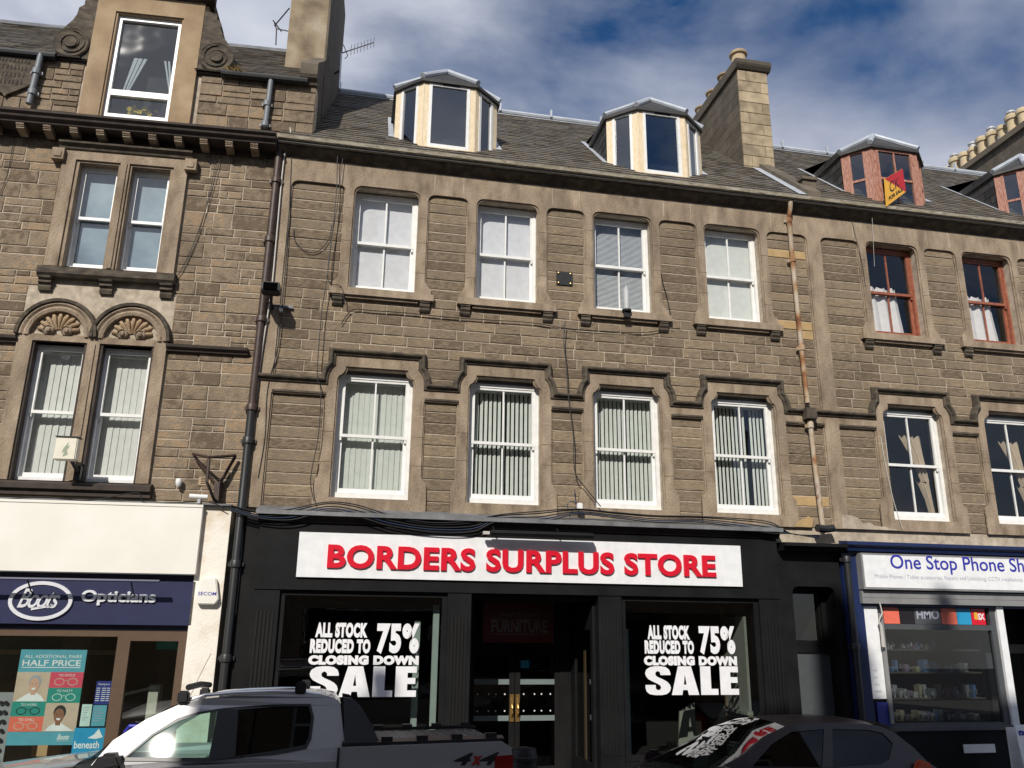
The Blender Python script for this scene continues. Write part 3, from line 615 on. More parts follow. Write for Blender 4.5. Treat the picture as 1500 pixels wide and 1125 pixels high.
# second floor pair
m = MB().prism(rc(-3.10, -1.30, 7.36, 9.30), -.06, .011, [rc(-2.91, -2.27, 7.36, 9.10), rc(-2.14, -1.50, 7.36, 9.10)])
obj('window_surround', m, 'ashlar', LT)
obj('window_surround_step', MB().prism(rc(-3.0, -1.41, 7.361, 9.2), -.03, .2, [rc(-2.86, -2.30, 7.361, 9.07), rc(-2.11, -1.55, 7.361, 9.07)]), 'ashlar', LT)
obj('mullion', MB().box(-2.235, -2.175, -.08, .012, 7.37, 9.09), 'ashlar', LT)
hd = obj('lintel_mould', MB().prism([(-.06, 9.24), (-.085, 9.26), (-.10, 9.30), (-.15, 9.33), (-.15, 9.36), (.01, 9.36), (.01, 9.24)], -3.16, -1.24, axis='x'), 'moulding', LT)
for u in (-3.15, -1.25): obj('lintel_stop', MB().box(u-.085, u+.085, -.13, .01, 9.05, 9.235).box(u-.05, u+.05, -.145, -.1305, 9.09, 9.17), 'ashlar', LT)
sl_ = obj('sill', MB().prism([(-.14, 7.22), (-.14, 7.32), (-.05, 7.355), (.01, 7.355), (.01, 7.18), (-.1, 7.18)], -3.14, -1.26, axis='x'), 'moulding', LT)
for u in (-3.03, -2.2, -1.37): obj('bracket', MB().prism([(-.13, 7.178), (.010, 7.178), (.010, 6.98), (-.04, 6.98), (-.06, 7.03), (-.05, 7.06), (-.09, 7.09), (-.08, 7.13), (-.12, 7.15)], u-.085, u+.085, axis='x'), 'moulding', sl_)
for u, w in w2: sash(LT, u, .62, 7.36, 9.08, .10, 'white_paint', 'glass_old', bars=False, blind=('roller', 0, 'painted_reflection'), fr=.05)  # roller sheet behind the glass, coloured as the pale sky reflection
# first floor pair with shell tympana
ac = [(-2.755, .5), (-1.765, .5)]; SP = 6.30
jam = MB().prism([(-3.26, 4.25), (-1.26, 4.25), (-1.26, SP), (-3.26, SP)], -.055, .011, [rc(-3.06, -2.33, 4.25, 6.22), rc(-2.16, -1.43, 4.25, 6.22)])
obj('window_surround', jam, 'ashlar', LT)
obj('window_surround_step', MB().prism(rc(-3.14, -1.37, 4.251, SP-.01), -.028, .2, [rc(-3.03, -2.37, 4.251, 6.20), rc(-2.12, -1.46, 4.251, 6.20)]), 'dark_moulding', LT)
for cx, r in ac:
    a = obj('arch', MB().sweep(arc(cx, SP, r-.06, 180, 0, 18), [(-.075, -.02), (-.07, -.07), (-.03, -.085), (.0, -.06), (.03, -.09), (.055, -.08), (.06, .0), (-.075, .0)]), 'ashlar', LT)
    obj('hood', MB().sweep(arc(cx, SP, r+.015, 180, 0, 18), [(-.014, -.05), (-.01, -.11), (.03, -.12), (.045, -.06), (.045, .0), (-.014, .0)]), 'moulding', a)
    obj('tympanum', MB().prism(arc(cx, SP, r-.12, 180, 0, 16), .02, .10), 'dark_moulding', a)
    rim = MB()                                               # scalloped rim of the shell
    sc = []
    for k in range(7):
        t0 = 172-(k+.5)*164/7; sc += arc(cx+.31*math.cos(rad(t0)), SP+.05+.30*math.sin(rad(t0)), .062, t0+75, t0-75, 5)
    rim.prism(arc(cx, SP+.001, r-.115, 180, 0, 16)+[(cx+.37, SP+.02)]+list(reversed(sc))+[(cx-.37, SP+.02)], -.03, .015); obj('scalloped_rim', rim, 'ashlar', a)
    for k in range(9):                                        # petals of the shell
        t = rad(168-k*156/8); L_ = .30 if k % 8 else .26; d = Vector((math.cos(t), 0, math.sin(t))); n = Vector((-d.z, 0, d.x)); o0 = Vector((cx, -.0, SP+.06)); vs = []; fs = []
        for i, (q, wd, hh) in enumerate([(.05, .012, .02), (.14, .026, .05), (.22, .043, .06), (.28, .038, .035), (L_+.02, .012, .0)]):
            c0 = o0+d*q; vs += [c0-n*wd+Vector((0, .03, 0)), c0-n*wd*.5+Vector((0, -hh*.8, 0)), c0+Vector((0, -hh, 0)), c0+n*wd*.5+Vector((0, -hh*.8, 0)), c0+n*wd+Vector((0, .03, 0))]
            if i: fs += [(5*i-5+j, 5*i-4+j, 5*i+1+j, 5*i+j) for j in range(4)]
        obj('shell_petal', MB().add(vs, fs), 'ashlar_warm', a, smooth=True)
    for s in (-1, 1): obj('volute', MB().lathe([(.075, 0), (.075, -.06), (.062, -.075), (.055, -.055), (.04, -.055), (.035, -.085), (.018, -.095), (.005, -.095)], (cx+s*.12, .0, SP+.085), 16, 'y'), 'ashlar', a, smooth=True)
    obj('shell_base', MB().box(cx-.37, cx+.37, -.02, .05, SP-.03, SP+.03), 'ashlar', a)
for a, b in ((-4.6, -3.262), (-1.258, -.13)): obj('string_course', MB().prism([(-.02, 6.16), (-.06, 6.17), (-.07, 6.2), (-.11, 6.22), (-.12, 6.26), (.01, 6.275), (.01, 6.16)], a, b, axis='x'), 'dark_moulding', LT)
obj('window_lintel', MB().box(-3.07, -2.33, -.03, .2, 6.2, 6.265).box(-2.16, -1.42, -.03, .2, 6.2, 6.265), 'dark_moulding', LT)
for u, w in w1: sash(LT, u, .70, 4.255, 6.20, .09, 'white_paint', 'glass_window', bars=False, blind=('vertical', 7, -7, 'blind_pale', 0, .10), fr=.04)
obj('mullion', MB().box(-2.275, -2.215, -.075, .012, 4.26, 6.2), 'ashlar', LT)
obj('sill', MB().prism([(-.15, 4.13), (-.15, 4.2), (-.03, 4.249), (.01, 4.249), (.01, 4.05), (-.1, 4.05), (-.1, 4.12)], -3.3, -1.2, axis='x'), 'dark_moulding', LT)
# modillion cornice
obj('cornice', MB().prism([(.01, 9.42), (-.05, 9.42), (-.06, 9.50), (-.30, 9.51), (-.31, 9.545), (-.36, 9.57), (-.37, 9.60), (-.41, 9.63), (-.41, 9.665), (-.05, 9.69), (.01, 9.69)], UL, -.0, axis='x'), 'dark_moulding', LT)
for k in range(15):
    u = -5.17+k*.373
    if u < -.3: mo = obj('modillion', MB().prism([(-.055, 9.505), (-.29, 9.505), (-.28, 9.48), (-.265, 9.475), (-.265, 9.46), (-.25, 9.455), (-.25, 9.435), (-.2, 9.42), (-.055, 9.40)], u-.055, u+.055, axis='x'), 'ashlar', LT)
# attic wall, its gutter, the wallhead dormer
aw = obj('attic_wall', MB().box(UL, -2.95, .012, .3, 9.695, 10.82).box(-1.42, .5, .012, .3, 9.695, 10.82), 'mortar', LT)
lay(aw, rubble(-4.6, .5, 9.69, 10.82, [(-3.05, -1.30, 9.5, 12)]), 'rubble', 0.0, cap=90)
for a, b in ((UL, -3.45), (-.98, .36)): obj('gutter', MB().tube([(a, -.08, 10.83), (b, -.08, 10.83)], .062, 10), 'black_iron', LT)
obj('side_wall', MB().prism([(.04, 9.62), (5, 9.62), (5, 11.5), (2.9, 13.75), (.04, 11.1)], .3, .49, axis='x'), 'chimney_side', LT)  # gable face turned from the sun, its shade put into the colour
obj('inner_wall', bx(UL, .28, 2.2, 2.3, 3.9, 10.8), 'interior', LT); obj('floor_slab', bx(UL, .28, .35, 2.19, 6.75, 6.85), 'interior', LT); obj('floor_slab', bx(UL, .28, .35, 2.19, 3.8, 3.9), 'interior', LT)
RP = [(-.06, 10.83), (2.9, 13.56), (5.8, 10.8), (5.8, 10.6), (2.9, 13.3), (.2, 10.75)]; RQ = [(1.0, 11.81), (2.9, 13.56), (5.8, 10.8), (5.8, 10.6), (2.9, 13.3), (1.0, 11.55)]
lr = obj('roof', MB().prism(RP, UL, -2.96, axis='x').prism(RQ, -2.96, -1.41, axis='x').prism(RP, -1.41, .3, axis='x'), 'slate_dark', LT)
obj('slates', slates(MB(), -6.5, .3, -.08, 10.85, 2.88, 13.58, clip=lambda x, y: -3.0 < x < -1.35 and y < 1.2), 'slate', lr, kind='stuff'); obj('ridge', MB().prism([(2.72, 13.45), (2.9, 13.66), (3.1, 13.45)], UL, .3, axis='x'), 'lead_dark', lr)
D = obj('dormer', MB().prism([(-3.0, 9.70), (-1.37, 9.70), (-1.37, 12.25), (-3.0, 12.25)], -.06, .25, [rc(-2.71, -1.67, 9.78, 11.80)]), 'ashlar_warm', LT)
obj('dormer_side', MB().box(-3.0, -2.9, .26, 2.2, 10.9, 12.1).box(-1.47, -1.37, .26, 2.2, 10.9, 12.1), 'slate_dark', D)
obj('dormer_back', bx(-2.9, -1.48, .7, .75, 9.7, 12.1), 'interior', D)
obj('dormer_step', MB().prism(rc(-2.80, -1.58, 9.701, 11.90), -.035, .24, [rc(-2.68, -1.70, 9.79, 11.78)]), 'ashlar_warm', D)
obj('pediment', MB().prism([(-3.06, 12.25), (-1.30, 12.25), (-1.30, 12.38), (-2.18, 13.05), (-3.06, 12.38)], -.10, 1.6), 'moulding', D)
obj('pediment_cornice', MB().prism([(-.065, 12.12), (-.16, 12.16), (-.20, 12.22), (-.20, 12.27), (.0, 12.27), (.0, 12.12)], -3.14, -1.22, axis='x'), 'dark_moulding', D)
for s in (-1, 1):
    X = lambda d: (-2.185+s*(.815+d))
    sp = [(X(0), 10.86), (X(.16), 10.86), (X(.34), 10.92), (X(.49), 11.02), (X(.53), 11.17), (X(.50), 11.30), (X(.42), 11.42), (X(.33), 11.55), (X(.28), 11.68), (X(.27), 11.80), (X(.20), 11.86), (X(.20), 11.95), (X(0), 12.0)]
    c = obj('scroll', MB().prism(sp, -.05, .2), 'moulding', D); cc = (X(.28), -.05, 11.12)
    obj('volute', MB().lathe([(.27, .05), (.27, -.03), (.255, -.045), (.235, -.03), (.14, -.02), (.10, -.03), (.095, -.06), (.07, -.065), (.0, -.06)], cc, 28, 'y'), 'moulding', c, smooth=True)
    obj('volute_band', MB().sweep([(cc[0]+(.22-.14*t/22)*math.cos(rad(90+s*t*26)), cc[2]+(.22-.14*t/22)*math.sin(rad(90+s*t*26))) for t in range(23)], [(-.008, -.07), (-.008, -.095), (.008, -.095), (.008, -.07)]), 'moulding', c)
dw = obj('dormer_window', MB().prism(rc(-2.70, -1.68, 9.79, 11.79), .02, .10, [rc(-2.62, -1.76, 10.42, 11.71), rc(-2.62, -1.76, 9.99, 10.32)]), 'white_paint', D)
for za, zb in ((10.42, 11.71), (9.99, 10.32)): obj('window_pane', MB().quad((-2.62, .07, za), (-1.76, .07, za), (-1.76, .07, zb), (-2.62, .07, zb)), 'glass_old', D)
for u0, u1, q0, q1 in ((-2.42, -2.36, -2.52, -2.5), (-2.35, -2.29, -2.48, -2.46), (-2.27, -2.22, -2.45, -2.43), (-1.96, -1.93, -1.80, -1.78), (-1.90, -1.87, -1.79, -1.76)):
    obj('curtain_fold', MB().add([(u0, .2, 11.15), (u1, .2, 11.15), (q1, .2, 10.5), (q0, .2, 10.5), (u0, .22, 11.15), (u1, .22, 11.15), (q1, .22, 10.5), (q0, .22, 10.5)], [(0, 1, 2, 3), (4, 5, 6, 7), (0, 1, 5, 4), (1, 2, 6, 5), (2, 3, 7, 6), (3, 0, 4, 7)]), 'blind_white', D)
# daffodils standing in the dormer window
fl = thing('flower_vase', 'vase of yellow daffodils behind the scrolled dormer window', 'flowers', (-2.17, .25, 9.75), 'L')
obj('vase', MB().lathe([(.05, 0), (.06, .08), (.045, .16), (.05, .18)], (-2.17, .25, 9.90), 12), 'frost', fl, smooth=True)
for k in range(16):
    x, z, y = -2.17+rnd.uniform(-.2, .2), 10.19+rnd.uniform(-.06, .05), .2+rnd.uniform(-.04, .06); m = MB()
    for j in range(6):
        a = rad(60*j+rnd.uniform(-9, 9)); m.add([(x, y, z), (x+.035*math.cos(a-.4), y-.01, z+.035*math.sin(a-.4)), (x+.045*math.cos(a), y-.015, z+.045*math.sin(a)), (x+.035*math.cos(a+.4), y-.01, z+.035*math.sin(a+.4))], [(0, 1, 2, 3)])
    f = obj('daffodil', m, 'yellow_flower', fl); obj('stem', MB().tube([(x, y+.01, z), (-2.17, .25, 10.06)], .004, 5), 'leaf', f)
# carved shield
sh = obj('carved_shield', MB().prism([(-4.5, 10.80), (-3.72, 10.80), (-3.70, 10.45), (-3.78, 10.28), (-3.95, 10.17), (-4.06, 10.10), (-4.08, 10.06), (-4.12, 10.12), (-4.3, 10.2), (-4.5, 10.3)], -.06, .02), 'moulding', LT)
for z in (10.68, 10.55, 10.42, 10.29):
    x = -4.42
    while x < -3.84: w = rnd.uniform(.02, .05); obj('carved_stroke', bx(x, x+w*.5, -.068, -.0605, z, z+.07), 'dark_moulding', sh); x += w+.02
# chimney over the gable
LC = obj('chimney', bx(-.2, .46, .92, 3.6, 10.9, 15.2), 'render_chimney', LT)
obj('chimney_side', bx(.462, .50, .90, 3.6, 10.9, 15.2), 'chimney_side', LC)  # dark slab added on the right face, shade painted in
obj('skew_putt', MB().prism([(-.16, 10.93), (-.16, 11.12), (-.1, 11.2), (.6, 11.75), (.6, 11.4), (.05, 10.80), (-.05, 10.8), (-.08, 10.86), (-.13, 10.88)], .24, .51, axis='x'), 'chimney_side', LT)
for k in range(3): obj('skew_stone', MB().prism([(.6+k*.75, 11.4+k*.69), (.6+k*.75, 11.75+k*.69), (1.34+k*.75, 12.43+k*.69), (1.34+k*.75, 12.08+k*.69)], .26, .505, axis='x'), 'chimney_side', LT)

# ------------------------------------------------------------------ rainwater pipes, conduits
def pipe(name, label, pts, r, mat, frame=None, clips=(), cat='drainpipe', hopper=None):
    T = thing(name, label, cat, pts[-1], frame); obj('pipe', MB().tube(pts, r, 12), mat, T, smooth=True)
    for (x, y, z) in clips: obj('collar', MB().lathe([(r*1.05, -.05), (r*1.35, -.045), (r*1.35, .035), (r*1.18, .05)], (x, y, z), 12).box(x-r*1.9, x+r*1.9, y+r*.5, y+r*1.2, z-.03, z+.02), mat, T, smooth=True)
    return T
dp = pipe('downpipe', 'brown iron downpipe on the joint between opticians and central building', [(.03, -.10, 9.6), (.02, -.10, 7.4), (.01, -.10, 5.35)], .055, 'brown_iron', 'L', [(.03, -.10, 9.0), (.02, -.10, 8.0), (.02, -.10, 6.72), (.01, -.10, 5.38)])
pipe('downpipe', 'black iron downpipe between the white pillar and the black shopfront', [(.01, -.10, 5.35), (.01, -.10, 4.1), (.02, -.16, 3.9), (.02, -.16, .12)], .055, 'black_iron', 'L', [(.01, -.10, 4.9), (.02, -.16, 3.2), (.02, -.16, 2.0), (.02, -.16, 1.0)])
pipe('downpipe', 'grey downpipe beside the carved shield', [tuple(PL(60, 80, -.1)), tuple(PL(42, 152, -.1))], .045, 'grey_iron', 'L', [tuple(PL(53, 105, -.1)), tuple(PL(47, 135, -.1))])
pipe('downpipe', 'grey downpipe on the attic wall near the tall chimney', [tuple(PL(397, 118, -.08)), tuple(PL(388, 187, -.08))], .042, 'grey_iron', 'L', [tuple(PL(391, 152, -.08)), tuple(PL(388, 182, -.08))])
px_, z_ = 7.27, 0
pipe('downpipe', 'rusty peeling downpipe between the third-last window and the phone shop building', [(7.24, -.22, 9.60), (7.24, -.2, 9.5), (7.25, -.11, 9.36), (7.25, -.1, 8.4), (7.27, -.1, 6.7), (7.29, -.1, 6.0)], .04, 'rust_pipe', None, [(7.25, -.1, 9.3), (7.25, -.1, 8.55), (7.27, -.1, 6.95)])
rp = pipe('downpipe', 'rusty lower downpipe section under the stone string course, left of phone shop', [(7.29, -.12, 5.70), (7.31, -.11, 5.0), (7.35, -.11, 4.0)], .04, 'rust_pipe', None, [(7.29, -.12, 5.62)])
obj('hopper', bx(7.20, 7.38, -.2, .0, 5.72, 5.90), 'moulding', rp); obj('elbow', MB().tube([(7.2, -.2, 3.96), (7.36, -.16, 3.95), (7.5, -.16, 3.97)], .06, 10), 'black_iron', rp)
def cable(name, label, pts, r=.008, mat='cable', cat='cable', frame=None, sub=6, group=None):
    pts = [Vector(p) for p in pts]; out = []
    for i in range(len(pts)-1):
        p0, p1, p2, p3 = pts[max(i-1, 0)], pts[i], pts[i+1], pts[min(i+2, len(pts)-1)]
        for k in range(sub):
            t = k/sub; out.append(.5*((2*p1)+(p2-p0)*t+(2*p0-5*p1+4*p2-p3)*t*t+(3*p1-p0-3*p2+p3)*t**3))
    out.append(pts[-1]); b = pts[-1]
    return tag(obj(name, MB().tube(out, r, 5), mat, base=tuple(b), frame=frame), label, cat, group)
W_ = lambda l, o=-.07: [tuple(P(x, y, o)) for x, y in l]
V_ = lambda l, o=-.03: [tuple(PL(x, y, o)) for x, y in l]
cable('conduit', 'pale grey conduit running down beside the brown downpipe', W_([(425, 187), (425, 200), (416, 232), (404, 360), (397, 430), (380, 540), (362, 700), (352, 830), (345, 900)], -.09), .012, 'conduit', 'conduit', sub=4)
cable('cable', 'black cable dropping from the eaves along the left pier of the central building', W_([(428, 200), (424, 300), (418, 390), (408, 500), (392, 570), (388, 640), (378, 700)], -.06), .007)
cable('cable', 'thin black cable from eaves down past the first blind panel', W_([(497, 200), (494, 240), (492, 290), (480, 400), (472, 450), (466, 520), (465, 552), (470, 575), (466, 640), (455, 700), (460, 735)], -.14), .007)
cable('cable', 'thin dark cable beside the first upper window, from the gutter to its sill', W_([(505, 205), (500, 250), (494, 300), (484, 360), (480, 400), (484, 415), (500, 420), (505, 445)], -.12), .006)
cable('cable', 'looped slack cable hanging across the first blind panel', W_([(430, 335), (432, 352), (448, 368), (466, 368), (482, 350), (486, 330)], -.04), .006)
cable('cable', 'cable running across the wall under the upper window sills', W_([(500, 475), (508, 462), (520, 453), (545, 455), (600, 459), (660, 465), (720, 469), (780, 473), (830, 481), (880, 485), (930, 487), (965, 484), (982, 470), (978, 440), (968, 400), (958, 330), (952, 285)], -.04), .007)
cable('cable', 'black cable falling from under the sills to the shopfront between second and third window', W_([(828, 470), (826, 500), (830, 540), (832, 575), (840, 640), (842, 690), (858, 715), (880, 742)], -.13), .008)
cable('cable', 'fine dark cable from the eaves to the first red sash window', W_([(1242, 300), (1252, 340), (1262, 380), (1268, 420)], -.08), .004)
cable('cable', 'fine pale cable hanging from the eaves in front of the first red sash window', W_([(1277, 305), (1279, 350), (1281, 390)], -.14), .003, 'conduit')
cable('cable', 'pale cable running down beside the first dark window over the phone shop', W_([(1290, 640), (1297, 680), (1308, 730), (1322, 775)], -.07), .007, 'conduit')
for k, (dz, mt) in enumerate([(0, 'cable'), (5, 'cable'), (9, 'blue_cable'), (-3, 'cable'), (13, 'cable')]):
    cable('cable', ['topmost black cable of the bundle drooping over the black shopfront', 'second black cable of the bundle over the black shopfront', 'dark blue cable in the bundle over the black shopfront', 'thin black cable lying along the top edge of the lead flashing', 'lowest black cable of the bundle sagging onto the white sign board'][k], W_([(338, 742+dz*.5), (385, 752+dz*.6), (430, 748+dz), (478, 738+dz*.8), (520, 742+dz), (570, 757+dz), (630, 768+dz*.8), (690, 766+dz), (730, 756+dz*.6), (790, 752+dz), (845, 747+dz*.5), (900, 752+dz*.5), (960, 757+dz*.6), (1020, 758+dz*.5), (1080, 762+dz*.8), (1128, 768+dz), (1160, 782), (1200, 785+dz*.3)], -.235-.006*k), .009, mt, group='cables over the shopfront')
cable('cable', 'thin cable slanting across the rubble wall at far left', V_([(38, 160), (22, 200), (12, 250), (0, 285)]), .005, frame='L')
cable('cable', 'thin cable from cornice crossing the rubble wall right of the paired windows', V_([(330, 190), (318, 250), (290, 340), (262, 400), (240, 415)], -.05), .005, frame='L')
cable('cable', 'second thin cable hanging from the attic wall down the rubble wall', V_([(318, 215), (310, 270), (290, 345), (270, 390), (250, 420)], -.04), .004, frame='L')
cable('cable', 'cable running along the top of the white fascia board', V_([(0, 732), (60, 728), (130, 733), (200, 722), (215, 737), (300, 735), (330, 745)], -.2), .007, frame='L')

# ================================================================== BLACK SHOPFRONT
SF = thing('shopfront', 'black painted shopfront with two display windows and a recessed double door', 'shopfront', (2.7, 0, .11))
obj('lead_flashing', MB().prism([(.01, 4.02), (-.10, 3.985), (-.27, 3.925), (-.275, 3.87), (-.25, 3.865), (-.24, 3.90), (.01, 3.90)], -1.20, 6.58, axis='x'), 'lead_dark', SF)
obj('cornice', MB().prism([(.005, 3.895), (-.235, 3.895), (-.235, 3.86), (-.2, 3.82), (-.17, 3.78), (.005, 3.78)], -1.17, 6.55, axis='x'), 'shop_black', SF)
obj('fascia', bx(-1.14, 6.52, -.14, .0, 2.87, 3.778), 'shop_black', SF)
obj('fascia_bead', bx(-1.14, 6.52, -.165, -.1405, 2.88, 2.93), 'shop_black', SF)
for a, b in ((-1.14, -.80), (1.47, 1.80), (3.65, 4.00), (6.16, 6.52)):
    pl = obj('pilaster', bx(a, b, -.15, .3, .5, 2.868), 'shop_black', SF); obj('plinth', bx(a-.02, b+.02, -.18, .3, .11, .495), 'shop_black', SF); n = 5
    for k in range(n): x = a+.07+(b-a-.14)*k/(n-1); obj('flute', bx(x-.012, x+.012, -.162, -.1505, .75, 2.6), 'shop_black_matt', pl)
obj('side_pier', bx(-1.40, -1.142, -.10, .3, .11, 3.86), 'lead_dark' if 0 else 'shop_black', SF)
for a, b in ((-.80, 1.47), (4.00, 6.16)):
    f = obj('display_window', MB().prism(rc(a, b, .66, 2.868), -.10, -.04, [rc(a+.07, b-.07, .74, 2.81)]), 'shop_black', SF)
    obj('pane', MB().quad((a+.07, -.07, .74), (b-.07, -.07, .74), (b-.07, -.07, 2.81), (a+.07, -.07, 2.81)), 'glass_shop', f)
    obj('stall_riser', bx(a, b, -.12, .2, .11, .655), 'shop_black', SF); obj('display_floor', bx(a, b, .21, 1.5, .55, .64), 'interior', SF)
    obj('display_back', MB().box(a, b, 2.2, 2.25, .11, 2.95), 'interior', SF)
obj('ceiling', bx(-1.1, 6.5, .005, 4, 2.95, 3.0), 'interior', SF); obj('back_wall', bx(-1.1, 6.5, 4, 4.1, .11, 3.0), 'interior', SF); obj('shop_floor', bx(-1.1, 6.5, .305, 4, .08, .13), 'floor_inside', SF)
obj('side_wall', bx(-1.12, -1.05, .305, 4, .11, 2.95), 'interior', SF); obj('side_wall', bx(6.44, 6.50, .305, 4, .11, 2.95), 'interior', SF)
for px_, yy, za, zb in ((636, .16, .66, 2.72), (608.5, .30, .66, 2.50), (918, .20, .66, 2.42)):
    x = P(px_, 990, yy).x; obj('display_post', MB().box(x-.042, x+.042, yy, yy+.05, za, zb), 'post_white', SF)
obj('display_panel', MB().box(6.02, 6.06, .12, .85, 1.28, 2.62).box(5.98, 6.07, .10, .9, 1.22, 1.275), 'plaster', SF)
obj('display_frame', MB().box(6.0, 6.07, .10, .13, .7, 1.22).box(6.0, 6.07, .85, .88, .7, 2.8), 'wood', SF)
obj('leaning_board', MB().add([(5.15, .75, .72), (5.42, .7, .66), (5.42, .72, 1.35), (5.2, .78, 1.22), (5.15, .78, .72), (5.42, .73, .66), (5.42, .75, 1.35), (5.2, .81, 1.22)], [(0, 1, 2, 3), (4, 5, 6, 7), (0, 1, 5, 4), (1, 2, 6, 5), (2, 3, 7, 6), (3, 0, 4, 7)]), 'plaster', SF)
# recessed lobby and double door
obj('lobby_ceiling', bx(1.80, 3.65, .005, 1.3, 2.80, 2.86), 'shop_black_matt', SF); obj('lobby_floor', bx(1.80, 3.65, -.15, 1.3, .12, .17), 'paving', SF)
obj('lobby_side', MB().prism([(.01, .2), (1.25, .2), (1.25, 2.79), (.01, 2.79)], 1.805, 1.85, [[(.1, .8), (1.1, .8), (1.1, 2.5), (.1, 2.5)]], axis='x'), 'shop_black', SF)
ls = obj('lobby_side', MB().prism([(.01, .2), (1.25, .2), (1.25, 2.79), (.01, 2.79)], 3.60, 3.645, [[(.12, .6), (.95, .6), (.95, 2.4), (.12, 2.4)]], axis='x'), 'shop_black', SF)
obj('lobby_pane', MB().quad((3.62, .12, .6), (3.62, .95, .6), (3.62, .95, 2.4), (3.62, .12, 2.4)), 'glass_shop', SF); obj('lobby_post', bx(3.66, 3.68, .62, .70, .3, 2.1), 'wood', SF)
obj('transom', MB().box(1.85, 3.60, 1.2, 1.28, 2.10, 2.80), 'shop_black_matt', SF); obj('door_post', MB().box(3.42, 3.60, 1.2, 1.28, .17, 2.10), 'shop_black', SF); obj('door_post', MB().box(1.85, 2.0, 1.2, 1.28, .17, 2.10), 'shop_black', SF)
for a, b, hx in ((2.0, 2.705, 2.665), (2.715, 3.42, 2.755)):
    d = obj('door', MB().prism(rc(a, b, .18, 2.09), 1.21, 1.26, [rc(a+.08, b-.08, .42, 2.0)]), 'shop_black', SF)
    obj('door_pane', MB().quad((a+.08, 1.235, .42), (b-.08, 1.235, .42), (b-.08, 1.235, 2.0), (a+.08, 1.235, 2.0)), 'glass_shop', d)
    for z in (1.06, 1.58): obj('frosted_band', bx(a+.08, b-.08, 1.22, 1.228, z, z+.075), 'frost', d)
    for k in range(4):
        for z in (1.20, 1.44): obj('frosted_dot', MB().lathe([(.012, 0), (.012, -.004)], (a+.14+k*.14+(.03 if k == 1 else 0), 1.226, z), 8, 'y'), 'vinyl', d)
    h = obj('handle', bx(hx-.032, hx+.032, 1.19, 1.209, 1.05, 1.44), 'brass', d); obj('grip', MB().tube([(hx, 1.19, 1.12), (hx, 1.14, 1.18), (hx, 1.13, 1.25), (hx, 1.14, 1.32), (hx, 1.19, 1.38)], .014, 8), 'brass', d, smooth=True)
obj('sticker', bx(2.80, 2.93, 1.20, 1.207, 1.82, 1.93), 'cyan_print', SF)
T = thing('shop_sign', 'dark red furniture sign hanging inside the recessed shop doorway', 'sign', (2.6, .78, 2.2))
a, b = P(708, 880, .78), P(811, 942, .78)
obj('board', bx(a.x, b.x, .78, .81, b.z, a.z), 'red_sign', T)
q0, q1 = P(720, 908, .78), P(802, 927, .78); obj('lettering', lettering('FURNITURE', q0.x, q1.x, q1.z, q0.z, .7795, bold=.03), 'red_sign_text', T)
q0, q1 = P(729, 897, .78), P(789, 905, .78); obj('lettering', lettering('QUALITY DISCOUNT', q0.x, q1.x, q1.z, q0.z, .7795, bold=.02), 'red_sign_text', T)
obj('rule', MB().box(a.x+.1, b.x-.1, .776, .7795, P(720, 929, .78).z, P(720, 928, .78).z).box(a.x+.1, b.x-.1, .776, .7795, P(720, 907, .78).z, P(720, 906.2, .78).z), 'red_sign_text', T)

# main sign with raised red letters
SG = thing('shop_sign', 'long white sign board with raised red capital letters on the black fascia', 'sign', (2.67, -.15, 3.03))
a, b, c = P(439, 779, -.17), P(1084, 799, -.17), P(436, 845, -.17)
obj('board', bx(a.x, b.x, -.175, -.142, c.z, a.z), 'sign_white', SG)
q0, q1 = P(481, 797, -.19), P(1049, 843, -.19); qz = P(481, 832, -.19)
for m in lettering('BORDERS SURPLUS STORE', q0.x, q1.x, qz.z, q0.z, -.176, .03, bold=.035, split=True, space=1.06): obj('letter', m, 'letter_red', SG)
# trough light over the sign
TL = thing('sign_light', 'black trough light on short arms above the white sign board', 'light', (3.1, -.14, 3.72))
a, b = P(708, 776, -.36), P(868, 790, -.36)
obj('trough', MB().prism([(-.40, 3.66), (-.42, 3.70), (-.40, 3.74), (-.32, 3.75), (-.28, 3.72), (-.30, 3.66)], a.x+.1, b.x, axis='x'), 'shop_black', TL)
for x in (a.x+.16, b.x-.5): obj('arm', MB().tube([(x, -.14, 3.78), (x, -.24, 3.80), (x, -.34, 3.745)], .012, 8), 'shop_black', TL)
obj('bracket', bx(a.x+.0, a.x+.09, -.38, -.30, 3.68, 3.72), 'conduit', TL)
HEAVY = {'S': ([(1, .69), (.60, .69), (.60, .74), (.57, .80), (.50, .83), (.43, .80), (.40, .74), (.42, .67), (.50, .62), (.70, .54), (.86, .46), (.96, .36), (1, .25), (.95, .12), (.82, .03), (.62, 0), (.38, 0), (.16, .03), (.04, .12), (0, .25), (0, .35), (.40, .35), (.40, .25), (.43, .19), (.51, .17), (.58, .19), (.61, .26), (.58, .33), (.48, .39), (.28, .47), (.12, .55), (.03, .65), (0, .76), (.05, .88), (.2, .97), (.42, 1), (.62, 1), (.82, .97), (.95, .88), (1, .76)], []),
    'A': ([(0, 0), (.26, 1), (.74, 1), (1, 0), (.62, 0), (.585, .17), (.415, .17), (.38, 0)], [[(.45, .36), (.5, .72), (.55, .36)]]), 'L': ([(0, 0), (0, 1), (.60, 1), (.60, .21), (1, .21), (1, 0)], []), 'E': ([(0, 0), (0, 1), (1, 1), (1, .79), (.57, .79), (.57, .62), (.95, .62), (.95, .42), (.57, .42), (.57, .21), (1, .21), (1, 0)], [])}
